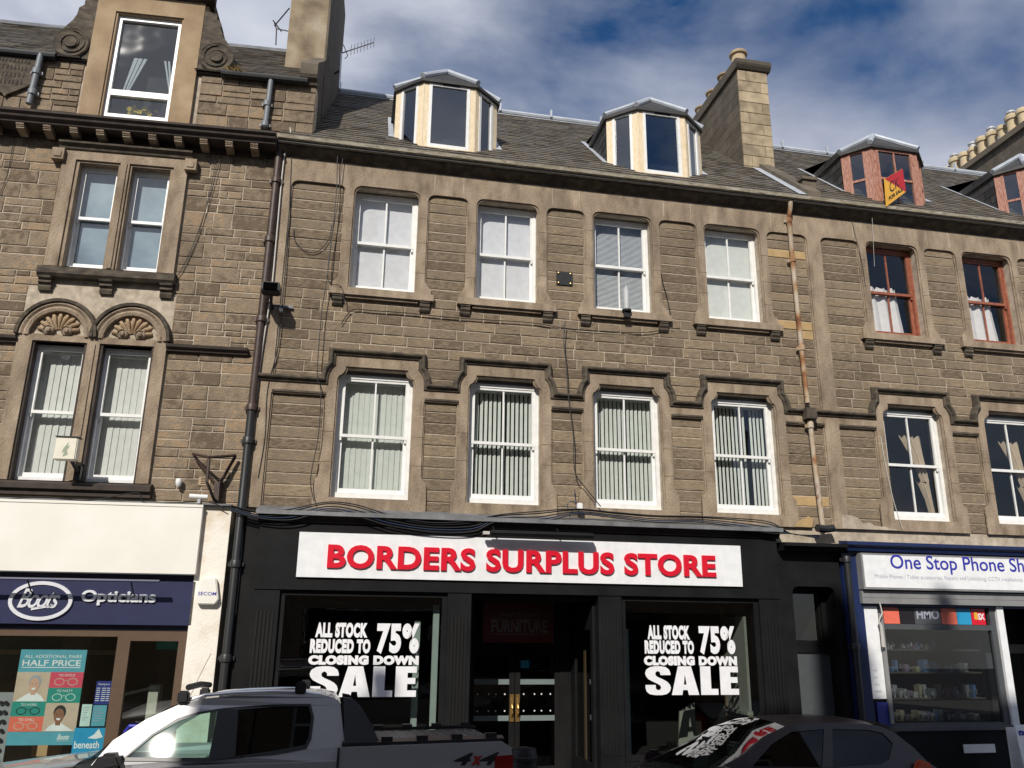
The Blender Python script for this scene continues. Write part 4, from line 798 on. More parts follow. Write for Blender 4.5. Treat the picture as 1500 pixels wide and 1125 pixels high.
def heavy_sale(T, x0, x1, z0, z1, y):
    for ch, a, b in (('S', 0, .268), ('A', .275, .567), ('L', .588, .775), ('E', .80, 1)):
        o, h = HEAVY[ch]; f = lambda l: [(x0+(x1-x0)*(a+(b-a)*u), z0+(z1-z0)*w) for u, w in l]
        obj('lettering', MB().prism(f(o), y-.0015, y, [f(k) for k in h]), 'vinyl', T)
def decals(label, rows):
    T = thing('window_lettering', label, 'lettering', tuple(P(rows[-1][1], rows[-1][4], -.075)))
    for txt, x0, x1, y0, y1, bd in rows:
        a, b = P(x0, y0, -.0745), P(x1, y1, -.0745)
        if txt == 'SALE': heavy_sale(T, P(x0, y1, -.0745).x, b.x, P((x0+x1)/2, y1, -.0745).z, P((x0+x1)/2, y0, -.0745).z, -.0735); continue
        obj('lettering', lettering(txt, a.x, b.x, P((x0+x1)/2, y1, -.0745).z, P((x0+x1)/2, y0, -.0745).z, -.0735, .0015, bold=bd, space=1.12), 'vinyl', T)
    return T
decals('white closing down sale lettering on the left display window, partly behind the pickup', [('ALL STOCK', 463, 538, 912, 934, .07), ('REDUCED TO', 455, 542, 936, 957, .07), ('75%', 553, 613, 913, 958, .055), ('CLOSING DOWN', 452, 613, 960, 974, .085), ('SALE', 451, 609, 976, 1021, .11)])
decals('white closing down sale lettering on the right display window above the small car', [('ALL STOCK', 948, 1011, 916, 937, .07), ('REDUCED TO', 944, 1017, 938, 958, .07), ('75%', 1023, 1078, 917, 959, .055), ('CLOSING DOWN', 943, 1080, 961, 975, .085), ('SALE', 946, 1083, 976, 1018, .11)])

# ================================================================== CLOSE DOOR between the shops
CD = thing('close_entrance', 'black painted close door with fanlight between black shopfront and phone shop', 'doorway', (7.1, 0, .11))
obj('cornice', MB().prism([(.01, 3.74), (-.26, 3.72), (-.26, 3.67), (-.2, 3.64), (-.17, 3.60), (.01, 3.60)], 6.60, 7.66, axis='x'), 'shop_black', CD)
op = fillet([(6.80, .3), (7.52, .3), (7.52, 3.08, .12), (6.80, 3.08, .12)], 0)
obj('surround', MB().prism(rc(6.53, 7.64, .11, 3.60), .0, .3, [op]), 'shop_black', CD)
dr = obj('door', bx(6.72, 7.56, .30, .35, .2, 2.22), 'door_grey', CD); obj('rail', bx(6.72, 7.56, .27, .299, 2.10, 2.24), 'shop_black', CD)
fl_ = obj('fanlight', MB().prism(rc(6.72, 7.58, 2.241, 3.1), .28, .33, [rc(6.83, 7.44, 2.28, 2.98)]), 'shop_black', CD); obj('fanlight_pane', MB().quad((6.83, .31, 2.28), (7.44, .31, 2.28), (7.44, .31, 2.98), (6.83, .31, 2.98)), 'glass_shop', CD)
obj('passage', MB().box(6.72, 7.58, 1.4, 1.45, .2, 3.1).box(6.70, 6.72, .36, 1.4, .2, 3.1).box(7.58, 7.60, .36, 1.4, .2, 3.1).box(6.72, 7.58, .36, 1.4, 3.1, 3.15), 'interior_mid', CD)
pipe('downpipe', 'black downpipe with hopper between the close door and the blue phone shop pilaster', [(7.70, -.12, 3.55), (7.70, -.12, .12)], .05, 'black_iron', None, [(7.70, -.12, 3.5), (7.70, -.12, 2.2), (7.70, -.12, 1.0)])

# ================================================================== PHONE SHOP
PS = thing('shopfront', 'phone shop front with blue trim, grey shutter box and goods in its window', 'shopfront', (9.6, 0, .11))
obj('cornice', MB().prism([(.01, 3.80), (-.24, 3.77), (-.24, 3.72), (-.19, 3.69), (-.16, 3.63), (.01, 3.63)], 7.67, 16.8, axis='x'), 'blue_paint', PS)
obj('fascia', bx(7.78, 16.8, -.05, .0, 2.80, 3.629), 'blue_paint', PS); obj('pilaster', bx(7.66, 7.95, -.06, .3, .11, 3.6), 'blue_paint', PS)
obj('shutter_box', MB().box(7.90, 16, -.13, .0505, 2.84, 3.03).box(7.90, 16, -.135, -.1305, 2.93, 2.94), 'shutter_grey', PS)
obj('panel', MB().box(7.97, 8.20, -.03, .02, 1.45, 2.80), 'sign_white', PS); obj('notice', bx(8.02, 8.24, -.035, .02, 1.05, 1.40), 'paper_blue', PS)
obj('stall_riser', bx(7.96, 10.55, -.06, .3, .11, 1.0), 'shop_black', PS); obj('sill', bx(7.97, 10.55, -.09, .3, 1.0, 1.06), 'door_grey', PS)
fm = obj('window_frame', MB().prism(rc(8.22, 10.30, 1.06, 2.84), -.02, .05, [rc(8.30, 10.20, 1.10, 2.46), rc(8.30, 10.20, 2.54, 2.80)]), 'door_grey', PS)
obj('pane', MB().quad((8.3, .02, 1.1), (10.2, .02, 1.1), (10.2, .02, 2.46), (8.3, .02, 2.46)), 'glass_shop', fm)
obj('post', bx(10.31, 10.43, -.06, .05, .5, 2.83), 'sign_white', PS); obj('post', bx(8.205, 8.26, -.07, -.021, 1.1, 2.7), 'shutter_grey', PS)
obj('room', MB().box(7.97, 12.8, 2.4, 2.5, .11, 3.0).box(7.97, 8.02, .31, 2.4, .11, 3).box(7.97, 12.8, .06, 2.4, 2.95, 3.0), 'interior', PS)
obj('right_front', bx(11.5, 16.8, -.02, .3, .11, 2.84), 'shop_black', PS); obj('door', MB().prism(rc(10.44, 11.5, .15, 2.83), .6, .65, [rc(10.55, 11.4, .3, 2.1)]), 'shop_black', PS)
obj('door_pane', MB().quad((10.55, .62, .3), (11.4, .62, .3), (11.4, .62, 2.1), (10.55, .62, 2.1)), 'glass_shop', PS)
obj('wall_plate', bx(9.38, 9.92, -.075, -.0605, .68, .80), 'sign_white', PS)
for i, z in enumerate((2.46, 2.36, 2.26, 2.16, 2.06, 1.96, 1.86, 1.76)): obj('panel_text', lettering(['WE', 'BUY', 'SELL', 'REPAIR', 'AND', 'UNLOCK', 'MOBILE', 'PHONES'][i], 8.02, 8.06+.012*[2, 3, 4, 6, 3, 6, 6, 6][i], z-.62, z-.59, -.0305), 'text_grey', PS)
cols = ['coral_print', 'ink', 'door_grey', 'coral_print', 'cyan_print', 'letter_red']; ed = [8.32, 8.60, 8.86, 9.34, 9.62, 9.88, 10.14]
for i in range(6): obj('poster', bx(ed[i]+.005, ed[i+1]-.005, .0, .03, 2.545, 2.79), cols[i], PS)
obj('poster_text', lettering('HMO', 8.90, 9.30, 2.62, 2.76, .0, bold=.03), 'text_grey', PS); obj('poster_text', lettering('SX', 10.0, 10.12, 2.62, 2.72, .0, bold=.04), 'white_print', PS); obj('poster_text', lettering('8', 9.93, 10.0, 2.62, 2.74, .0, bold=.06), 'fsyellow', PS)
obj('pull_cord', MB().tube([(8.18, -.14, 2.86), (8.2, -.15, 2.7), (8.14, -.13, 2.58), (8.17, -.13, 2.5), (8.18, -.12, 2.2)], [.008, .012, .012, .022, .03], 7), 'conduit', PS)
for z in (1.08, 1.42, 1.80, 2.14): obj('shelf', bx(8.35, 10.1, .2, .5, z, z+.02), 'interior_mid', PS)
n = 0
for z, cnt in ((1.10, 26), (1.44, 24), (1.82, 14), (2.16, 9)):
    x = 8.42
    for k in range(cnt):
        w = rnd.uniform(.04, .10); h = rnd.uniform(.07, .2 if z > 1.2 else .16)
        if x+w > 10.0: break
        g = thing('boxed_accessory', 'small boxed phone accessory on the phone shop window shelves', 'box', (x, .3, z), None, 'goods in the phone shop window'); c = rnd.choice([0, 0, 0, 6, 1, 2, 3, 4, 5])
        obj('carton', bx(x, x+w, .26+rnd.uniform(-.03, .05), .40, z+.001, z+h), 'goods%d' % c, g); obj('label', bx(x+w*.2, x+w*.8, .222, .2255, z+h*.25, z+h*.7), 'goods5' if c != 5 else 'goods0', g)
        x += w+rnd.choice([.003, .006, .02, .05])*(2.4 if z > 1.6 else 1)
LB = thing('shop_sign', 'white lightbox sign with blue phone shop lettering', 'sign', (9.6, -.1, 3.03))
obj('case', bx(7.90, 13.9, -.20, -.051, 3.05, 3.60), 'shutter_grey', LB); obj('face', bx(7.93, 13.87, -.206, -.2005, 3.08, 3.57), 'sign_white', LB)
a, b, c = P(1303, 814, -.207), P(1500, 824, -.207), P(1303, 834, -.207)
a2 = P(1303, 812, -.207)
for m in lettering('One Stop Phone Shop', a.x, P(1499, 824, -.207).x, c.z-.055, a2.z, -.2065, .002, bold=.012, split=True, ref='One Stop Phone Sh'): obj('letter', m, 'text_blue', LB)
a, b = P(1281, 838, -.207), P(1498, 852, -.207); obj('small_print', lettering('Mobile Phones / Tablet accessories, Repairs and Unlocking, CCTV installations', a.x, b.x, 3.20, 3.28, -.2065, .001), 'text_grey', LB)
# pavement board at the right edge
ab = thing('pavement_board', 'white pavement sign board standing outside the phone shop', 'sign', (10.6, -.9, .125)); v = P(1486, 1062, -.9)
obj('board', MB().add([(v.x, -.9, v.z), (v.x+.6, -.9, v.z), (v.x+.6, -1.1, .14), (v.x-.05, -1.1, .14), (v.x, -.88, v.z), (v.x+.6, -.88, v.z), (v.x+.6, -1.07, .14), (v.x-.05, -1.07, .14)], [(0, 1, 2, 3), (4, 5, 6, 7), (0, 1, 5, 4), (1, 2, 6, 5), (2, 3, 7, 6), (3, 0, 4, 7)]), 'sign_white', ab)
obj('back_leg', MB().box(v.x, v.x+.6, -.75, -.72, .13, v.z-.05), 'sign_white', ab)
obj('lettering', lettering('PHONE', v.x+.03, v.x+.56, v.z-.20, v.z-.07, -.925, bold=.04), 'text_blue', ab); obj('lettering', lettering('SHOP', v.x+.06, v.x+.5, v.z-.37, v.z-.24, -.955, bold=.04), 'text_blue', ab)

# ================================================================== OPTICIANS
OS = thing('shopfront', 'opticians shopfront with cream fascia board, white pillar and bronze door frame', 'shopfront', (-1.7, 0, .11), 'L')
obj('upper_board', bx(-9, -.47, -.22, -.03, 3.05, 3.96), 'fascia_cream', OS); obj('upper_board_edge', bx(-9, -.465, -.23, -.2205, 3.93, 3.965), 'fascia_cream', OS); obj('top_flashing', bx(-9, -.1, -.2, .01, 3.968, 3.99), 'lead_dark', OS)
pi = obj('pillar', MB().prism([(-.50, .11), (-.11, .11), (-.11, 3.96), (-.50, 3.96)], -.12, .34), 'pillar_cream', OS)
obj('crack', MB().tube([(-.18, -.121, 2.05), (-.3, -.121, 1.75), (-.42, -.121, 1.4)], .003, 5), 'moulding', OS)
obj('soffit', bx(-9, -.47, -.10, .1, 2.96, 3.045), 'navy_dark', OS)
obj('frame', MB().prism(rc(-9, -.49, .5, 2.33), -.03, .04, [rc(-8.8, -1.38, .62, 2.25), rc(-1.22, -.62, .62, 2.20)]), 'bronze_frame', OS)
obj('header', bx(-9, -.49, -.04, .3, 2.331, 2.40), 'navy_dark', OS)
obj('pane', MB().quad((-8.8, .01, .62), (-1.38, .01, .62), (-1.38, .01, 2.25), (-8.8, .01, 2.25)), 'glass_dark', OS); obj('pane', MB().quad((-1.22, .01, .62), (-.62, .01, .62), (-.62, .01, 2.2), (-1.22, .01, 2.2)), 'glass_dark', OS)
obj('stall_riser', bx(-9, -.49, -.05, .3, .11, .499), 'navy_dark', OS)
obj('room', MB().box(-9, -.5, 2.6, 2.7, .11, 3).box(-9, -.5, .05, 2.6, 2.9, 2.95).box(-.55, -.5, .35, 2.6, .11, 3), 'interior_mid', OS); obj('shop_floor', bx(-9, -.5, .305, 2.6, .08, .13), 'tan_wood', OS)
obj('ceiling_rail', bx(-9, -1.4, .6, .65, 2.0, 2.06), 'wood', OS); obj('exit_sign', bx(-1.02, -.75, .5, .53, 2.08, 2.22), 'green_print', OS); obj('cabinet', bx(-1.15, -1.0, .9, 1.1, .13, 1.6), 'plaster', OS)
hd = obj('door_handle', MB().tube([(-1.12, -.03, 1.08), (-1.12, -.10, 1.10), (-1.06, -.13, 1.18), (-.98, -.13, 1.18), (-.92, -.10, 1.1), (-.92, -.03, 1.08)], .025, 8), 'text_blue', OS, smooth=True)
# navy fascia with oval logo
NS = thing('shop_sign', 'navy fascia sign with silver oval script logo and opticians lettering', 'sign', (-1.7, -.1, 2.38), 'L')
obj('board', bx(-9, -.47, -.12, -.041, 2.40, 2.955), 'navy', NS)
c = PL(60, 880, -.13); q0, q1 = PL(14, 880, -.13), PL(108, 880, -.13); rx = (q1.x-q0.x)/2
obj('oval', MB().prism(ell(c.x, c.z, rx*.9, .215), -.135, -.1205), 'navy', NS); rg = MB().prism(ell(c.x, c.z, rx, .245, 36), -.15, -.1205, [ell(c.x, c.z, rx*.88, .20, 36)]); obj('oval_ring', rg, 'silver', NS)
obj('logo', lettering('Boots', c.x-rx*.70, c.x+rx*.60, c.z-.09, c.z+.15, -.136, .012, bold=.012, shear=.45, space=.85), 'silver', NS); obj('logo_underline', MB().prism([(c.x-rx*.25, c.z-.12), (c.x+rx*.45, c.z-.065), (c.x+rx*.45, c.z-.045), (c.x-rx*.25, c.z-.09)], -.148, -.136), 'silver', NS)
q0, q1 = PL(121, 864, -.13), PL(227, 888, -.13)
for m in lettering('Opticians', q0.x, q1.x, q1.z, q0.z, -.121, .025, bold=.03, split=True): obj('letter', m, 'silver', NS)
T = thing('sign_light', 'long blue trough light above the navy opticians sign', 'light', (-1.9, -.12, 2.93), 'L'); e = PL(237, 851, -.3).x
obj('trough', MB().prism([(-.42, 2.925), (-.43, 2.94), (-.42, 2.96), (-.38, 2.96), (-.375, 2.93)], -9, e, axis='x'), 'navy', T)
for x in (e-.35, -2.45): obj('arm', MB().tube([(x, -.12, 2.76), (x, -.24, 2.80), (x, -.39, 2.925)], .01, 8), 'ink', T)
# poster in the window
def L_quad(p, px0, px1, y0, y1, m, nm, o):                    # rectangle given in poster fractions
    return obj(nm, bx(PX0+(PX1-PX0)*px0, PX0+(PX1-PX0)*px1, o-.002, o, PZ0+(PZ1-PZ0)*y1, PZ0+(PZ1-PZ0)*y0), m, p)
PX0, PX1, PZ0, PZ1 = -2.56, -1.76, 2.08, .94
po = thing('poster', 'teal poster advertising half price second glasses in the opticians window', 'poster', (-2.15, .06, .94), 'L'); o = .06
obj('sheet', bx(PX0, PX1, o, o+.006, PZ1, PZ0), 'teal', po)
fx = lambda t: PX0+(PX1-PX0)*t
fz = lambda t: PZ0+(PZ1-PZ0)*t
obj('lettering', lettering('ALL ADDITIONAL PAIRS', fx(.07), fx(.93), fz(.09), fz(.055), o-.0005, .001), 'white_print', po); obj('lettering', lettering('HALF PRICE', fx(.05), fx(.93), fz(.175), fz(.11), o-.0005, .001, bold=.015), 'white_print', po); obj('rule', bx(fx(.05), fx(.93), o-.002, o-.0005, fz(.195), fz(.187)), 'white_print', po)
for (a, b, c, d, mt, tx, gm) in ((.5, 1, .24, .405, 'pink_print', 'TO FOCUS', 'beige_print'), (.5, 1, .405, .565, 'green_print', 'TO PARTY', 'paper_mint'), (0, .5, .55, .705, 'green_print', 'TO WORK', 'ink'), (0, .5, .705, .86, 'coral_print', 'TO CHILL', 'beige_print')):
    L_quad(po, a, b, c, d, mt, 'panel', o-.001); obj('panel_text', lettering(tx, fx(a+.13), fx(a+.37), fz(c+.045), fz(c+.02), o-.0035, .001), 'white_print', po)
    for s in (-.1, .1): obj('spectacle_rim', MB().prism(ell((fx(a+.25+s)), fz((c+d)/2+.02), .062, .045, 16), o-.005, o-.0032, [ell((fx(a+.25+s)), fz((c+d)/2+.02), .052, .036, 16)]), gm, po)
    obj('spectacle_bridge', bx(fx(a+.235), fx(a+.265), o-.005, o-.0032, fz((c+d)/2+.008), fz((c+d)/2)), gm, po)
def portrait(a, b, c, d, skin, hair, lean):
    L_quad(po, a, b, c, d, 'beige_print', 'photo', o-.001); cx, cz = fx((a+b)/2+lean), fz((c+d)/2-.02)
    obj('shirt', MB().prism([(fx(a+.04), fz(d-.004)), (fx(b-.03), fz(d-.004)), (cx+.1, cz-.13), (cx+.03, cz-.09), (cx-.03, cz-.09), (cx-.1, cz-.13)], o-.004, o-.0032), 'white_print', po)
    obj('hair', MB().prism(ell(cx+.005, cz+.035, .075, .085, 20), o-.005, o-.0042), hair, po); obj('face', MB().prism(ell(cx, cz-.005, .06, .085, 20), o-.007, o-.0052), skin, po); obj('neck', MB().prism(rc(cx-.03, cx+.03, cz-.12, cz-.05), o-.0052, o-.0044), skin, po)
    for s in (-.024, .024): obj('eye', MB().prism(ell(cx+s, cz+.012, .008, .005, 8), o-.0082, o-.0072), 'ink', po)
    obj('mouth', MB().prism(arc(cx, cz-.035, .025, 180, 360, 8), o-.0082, o-.0072), 'white_print', po)
portrait(0, .5, .24, .55, 'skin_light', 'hair_grey', .03); portrait(.5, 1, .565, .86, 'skin_dark', 'hair_black', -.03)
obj('logo', lettering('Boots', fx(.74), fx(.92), fz(.945), fz(.89), o-.0005, .001, bold=.02, shear=.4), 'white_print', po); obj('logo', lettering('Opticians', fx(.74), fx(.92), fz(.965), fz(.95), o-.0005, .001), 'white_print', po)
oh = thing('notice', 'dark blue opening hours notice in the opticians window', 'notice', (-1.48, .05, 1.4), 'L'); obj('sheet', bx(-1.585, -1.40, .05, .056, 1.42, 1.70), 'paper_blue', oh); obj('lettering', lettering('Opening hours', -1.56, -1.42, 1.645, 1.675, .0495, .001), 'white_print', oh)
for k in range(7): obj('line', MB().box(-1.575, -1.53, .0485, .0495, 1.61-k*.025, 1.618-k*.025).box(-1.51, -1.46, .0485, .0495, 1.61-k*.025, 1.618-k*.025).box(-1.45, -1.41, .0485, .0495, 1.61-k*.025, 1.618-k*.025), 'white_print', oh)
for (u0, u1, z0, z1, mt, nm) in ((-1.72, -1.60, 1.16, 1.42, 'paper_mint', 'pale green notice beside the teal poster in the opticians window'), (-1.585, -1.42, 1.16, 1.41, 'teal', 'light blue information card under the opening hours notice')):
    t = thing('notice', nm, 'notice', (u0, .05, z0), 'L'); obj('sheet', bx(u0, u1, .05, .056, z0, z1), mt, t)
    for k in range(6): obj('line', bx(u0+.02, u1-.02-rnd.uniform(0, .05), .0485, .0495, z1-.04-k*.03, z1-.032-k*.03), 'text_grey', t)
t = thing('poster', 'blue poster with a white iceberg below the notices in the opticians window', 'poster', (-1.58, .05, .6), 'L'); obj('sheet', bx(-1.77, -1.40, .05, .056, .62, 1.14), 'cyan_print', t); obj('iceberg', MB().prism([(-1.6, 1.02), (-1.53, 1.06), (-1.48, 1.13), (-1.45, 1.08), (-1.42, 1.03), (-1.5, 1.01)], .047, .0495), 'white_print', t); obj('lettering', lettering('beneath', -1.75, -1.45, .90, .985, .0495, .001, bold=.02), 'white_print', t)
for x in (-2.52, -1.98):
    ch = thing('shop_chair', 'tan shell chair under the teal poster' if x < -2.2 else 'tan shell chair behind the iceberg poster', 'chair', (x+.2, .7, .13), 'L')
    obj('backrest', MB().prism(fillet([(x+.05, .72), (x+.39, .72), (x+.44, 1.02, .08), (x, 1.02, .08)], 0), .72, .745), 'tan_wood', ch); obj('seat', bx(x+.04, x+.40, .35, .71, .56, .60), 'tan_wood', ch)
    for lx in (.07, .37):
        for ly in (.40, .68): obj('leg', MB().tube([(x+lx, ly, .13), (x+lx, ly, .56)], .015, 6), 'chrome', ch)
sd = thing('display_stand', 'rack of spectacles at the left edge of the opticians window', 'display', (-2.85, .2, .6), 'L'); obj('backboard', bx(-3.3, -2.62, .22, .25, .6, 1.55), 'goods0', sd)
for r in range(8):
    for c in range(4): 
        u, z = -3.2+c*.16, .66+r*.11; obj('spectacles', MB().prism(ell(u-.03, z, .027, .02, 12), .18, .2).prism(ell(u+.03, z, .027, .02, 12), .18, .2), 'ink', sd)

# ================================================================== THINGS ON THE FACADES
T = thing('floodlight', 'black floodlight on the joint between the two buildings', 'light', tuple(P(397, 424, -.35)))
c = P(397, 424, -.38); obj('housing', MB().box(c.x-.13, c.x+.13, -.50, -.26, c.z-.06, c.z+.08), 'car_black', T, bevel=.015); obj('lens', bx(c.x-.10, c.x+.10, -.506, -.46, c.z-.045, c.z+.06), 'glass_privacy', T); obj('arm', MB().tube([(c.x, -.3, c.z-.05), (c.x, -.2, c.z-.14), (c.x+.02, -.02, c.z-.17)], .022, 8), 'car_black', T); obj('arm_plate', bx(c.x-.03, c.x+.3, -.05, -.02, c.z-.14, c.z-.10), 'grey_iron', T)
T = thing('security_camera', 'white security camera under the black floodlight', 'camera', tuple(P(410, 452, -.1))); v = P(410, 452, -.15); obj('body', MB().tube([(v.x, -.04, v.z+.02), (v.x+.02, -.16, v.z-.02)], .028, 10), 'white_paint', T, smooth=True); obj('mount', bx(v.x-.03, v.x+.03, -.05, .0, v.z-.02, v.z+.05), 'white_paint', T)
T = thing('light_box', 'square white weathered box light on an arm by the left first-floor windows', 'light', tuple(PL(100, 660, -.35)), 'L'); c = PL(100, 659, -.42)
obj('box', MB().box(c.x-.135, c.x+.135, -.52, -.40, c.z-.15, c.z+.15), 'beige_plastic', T, bevel=.012); obj('stain', MB().prism([(c.x+.03, c.z+.09), (c.x+.02, c.z+.03), (c.x+.05, c.z+.04), (c.x+.02, c.z-.02), (c.x+.04, c.z-.08), (c.x-.02, c.z-.11), (c.x-.01, c.z-.04), (c.x-.04, c.z-.06), (c.x-.02, c.z+.01)], -.5225, -.5205), 'green_stain', T); obj('top', bx(c.x-.145, c.x+.145, -.53, -.38, c.z+.151, c.z+.165), 'ink', T); obj('arm', MB().tube([(c.x+.03, -.40, c.z-.1), (c.x+.06, -.2, c.z-.22), (c.x+.06, -.08, c.z-.28)], .025, 8), 'car_black', T); obj('bracket', bx(c.x+.02, c.x+.1, -.16, -.09, c.z-.36, c.z-.16), 'car_black', T)
T = thing('sign_bracket', 'empty rusty iron sign bracket above the white pillar', 'bracket', tuple(PL(318, 735, -.05)), 'L')
for i, (p, q, oo, o2) in enumerate([((283, 665), (308, 670), -.1, -.42), ((308, 670), (345, 667), -.42, -.1), ((284, 667), (318, 712), -.1, -.06), ((345, 668), (320, 712), -.1, -.06), ((306, 672), (303, 706), -.42, -.42), ((303, 706), (315, 735), -.42, -.06)]):
    obj('bar', MB().tube([tuple(PL(*p, oo)), tuple(PL(*q, o2))], .022, 6), 'brown_iron', T)
v = PL(319, 722, -.05); obj('post', bx(v.x-.05, v.x+.05, -.1, -.005, v.z-.16, v.z+.14), 'brown_iron', T)
T = thing('alarm_box', 'cream alarm box on the white pillar beside the navy sign', 'alarm', tuple(PL(304, 868, -.13)), 'L'); c = PL(304, 867, -.2)
obj('case', MB().prism([(c.x-.09, c.z+.18), (c.x+.09, c.z+.18), (c.x+.15, c.z-.10), (c.x+.11, c.z-.16), (c.x-.11, c.z-.16), (c.x-.15, c.z-.10)], -.21, -.121), 'fascia_cream', T, bevel=.012); obj('lettering', lettering('SECOM', c.x-.115, c.x+.115, c.z-.045, c.z+.0, -.2105, .002, bold=.008), 'text_blue', T)
T = thing('security_camera', 'small white dome camera on the rubble wall near the empty bracket', 'camera', tuple(PL(262, 706, -.05)), 'L'); v = PL(262, 706, -.08); obj('body', MB().lathe([(.0, .05), (.04, .045), (.045, 0), (.035, -.05), (.015, -.07)], (v.x, -.08, v.z), 12), 'white_paint', T, smooth=True); obj('mount', bx(v.x-.02, v.x+.02, -.08, -.005, v.z+.0, v.z+.03), 'white_paint', T)
T = thing('security_camera', 'white twin camera on top of the cream fascia board', 'camera', tuple(PL(292, 731, -.2)), 'L'); v = PL(292, 731, -.22); obj('body', MB().tube([(v.x-.13, -.24, v.z+.03), (v.x+.10, -.2, v.z+.03)], .035, 10), 'white_paint', T, smooth=True); obj('foot', bx(v.x-.02, v.x+.02, -.24, -.15, v.z-.06, v.z+.0), 'grey_plastic', T)
T = thing('security_camera', 'white camera with coiled blue cable on the flashing under the third window', 'camera', tuple(P(845, 742, -.15))); v = P(848, 742, -.2); obj('body', MB().box(v.x-.03, v.x+.05, -.24, -.16, v.z-.05, v.z+.05), 'white_paint', T, bevel=.012); obj('coil', MB().tube([(v.x-.1+.07*math.cos(t*.5), -.17, v.z+.01+.07*math.sin(t*.5)) for t in range(26)], .007, 5), 'blue_cable', T); obj('lead', MB().tube([(v.x-.02, -.15, v.z+.02), (v.x-.03, -.08, v.z+.2), (v.x-.02, -.06, v.z+.27)], .006, 5), 'blue_cable', T)
T = thing('vent_grille', 'terracotta vent grille in the rubble wall behind the bracket', 'vent', tuple(PL(300, 705)), 'L'); v = PL(300, 705); obj('plate', MB().prism(rc(v.x-.08, v.x+.08, v.z-.06, v.z+.06), -.015, .01, [rc(v.x-.05, v.x+.05, v.z-.04+k*.025, v.z-.028+k*.025) for k in range(4)]), 'terracotta', T)
T = thing('wall_plate', 'square black metal plate between second and third upper windows', 'plate', tuple(P(827, 408))); v = P(827, 408, -.02); obj('plate', MB().box(v.x-.135, v.x+.135, -.025, -.004, v.z-.12, v.z+.12), 'black_iron', T, bevel=.006)
for a in (-.1, .1):
    for b in (-.085, .085): obj('bolt', MB().lathe([(.016, 0), (.016, -.012), (.006, -.016)], (v.x+a, -.025, v.z+b), 8, 'y'), 'brass', T)
obj('hole', MB().lathe([(.014, 0), (.014, -.003)], (v.x, -.0255, v.z), 8, 'y'), 'ink', T)
T = thing('bird_feeder', 'clear feeder tube on the sill of the third upper window', 'feeder', tuple(P(918, 458, -.12))); v = P(918, 454, -.12); obj('tube', MB().lathe([(.05, 0), (.05, .34), (.03, .37), (.012, .42)], (v.x, -.12, v.z), 12), 'grey_plastic', T, smooth=True); obj('tray', MB().lathe([(.075, -.03), (.08, .0), (.05, .01)], (v.x, -.12, v.z), 12), 'ink', T); obj('stub', bx(v.x-.05, v.x+.05, -.15, -.09, v.z-.13, v.z-.03), 'ink', T)
# for-sale board on the red-brown dormer
T = thing('sale_board', 'red and yellow for sale board fixed to the first red-brown dormer', 'sign', tuple(P(1305, 300, -.25)))
q = [P(1296, 262, -.32), P(1322, 247, -.10), P(1327, 281, -.10), P(1299, 302, -.32)]
def lerpq(u, w): return (q[0]*(1-u)+q[1]*u)*(1-w)+(q[3]*(1-u)+q[2]*u)*w
nq = (q[1]-q[0]).cross(q[3]-q[0]).normalized(); nq = nq if nq.y < 0 else -nq
obj('board', MB().add([p for p in q]+[p-nq*.015 for p in q], [(0, 1, 2, 3), (4, 5, 6, 7), (0, 1, 5, 4), (1, 2, 6, 5), (2, 3, 7, 6), (3, 0, 4, 7)]), 'fsyellow', T)
obj('red_half', MB().add([p+nq*.003 for p in (q[0], q[1], q[2])], [(0, 1, 2)]), 'fsred', T)
def board_text(txt, u0, u1, w0, w1, bd, nm):
    m = lettering(txt, 0, 1, 0, 1, 0, .0, bold=bd); k = len(m.v)//2; m.v = [tuple(lerpq(u0+(u1-u0)*a, w1+(w0-w1)*b)+nq*.006) for a, _, b in m.v[:k]]; m.f = [f for f in m.f if max(f) < k]
    obj(nm, m, 'ink', T)
board_text('CK', .2, .72, .22, .62, .0, 'lettering'); board_text('FOR SALE', .12, .85, .72, .86, .03, 'lettering')
obj('pole', MB().tube([tuple((q[1]+q[2])/2), tuple((q[1]+q[2])/2+Vector((.03, .3, -.2)))], .015, 6), 'white_paint', T)
# aerials and dish
T = thing('tv_aerial', 'white rooftop aerial with short crossbars right of the tall chimney', 'aerial', tuple(P(497, 130, 1.3))); a, b = P(497, 130, 1.6), P(500, 78, 1.6); d = P(548, 62, 1.6)
obj('mast', MB().tube([tuple(a), tuple(b)], .018, 6), 'alu', T); obj('boom', MB().tube([tuple(b), tuple(d)], .012, 6), 'alu', T); obj('bracket', MB().tube([tuple(P(490, 108, 1.6)), tuple(P(497, 104, 1.6))], .02, 6), 'ink', T)
for k in range(8):
    p = b+(d-b)*(.3+.7*k/7); obj('element', MB().tube([(p.x, p.y, p.z-.11), (p.x, p.y, p.z+.11)], .008, 5), 'alu', T)
obj('reflector', MB().tube([tuple(b+Vector((.03, -.1, .12))), tuple(b+Vector((.12, .05, 0))), tuple(b+Vector((.08, -.1, -.18)))], .01, 5), 'alu', T)
T = thing('tv_aerial', 'small dark aerial bracket left of the tall rendered chimney', 'aerial', tuple(PL(425, 48, 1.0)), 'L')
for p, q_ in (((425, 46), (405, 42)), ((405, 42), (402, 33)), ((402, 38), (424, 12)), ((400, 30), (412, 46)), ((405, 42), (404, 66))): obj('rod', MB().tube([tuple(PL(*p, 1.0)), tuple(PL(*q_, 1.0))], .012, 5), 'ink', T)
T = thing('satellite_dish', 'grey satellite dish behind the second cream dormer', 'dish', tuple(P(1002, 190, 2.4))); v = P(1000, 178, 2.4); vs = []; fs = []
for i in range(6):
    for k in range(24): r = .30*i/5; t = k*math.pi/12; vs.append((v.x+r*math.cos(t), v.y+.35*r*r*1.8, v.z+r*math.sin(t)))
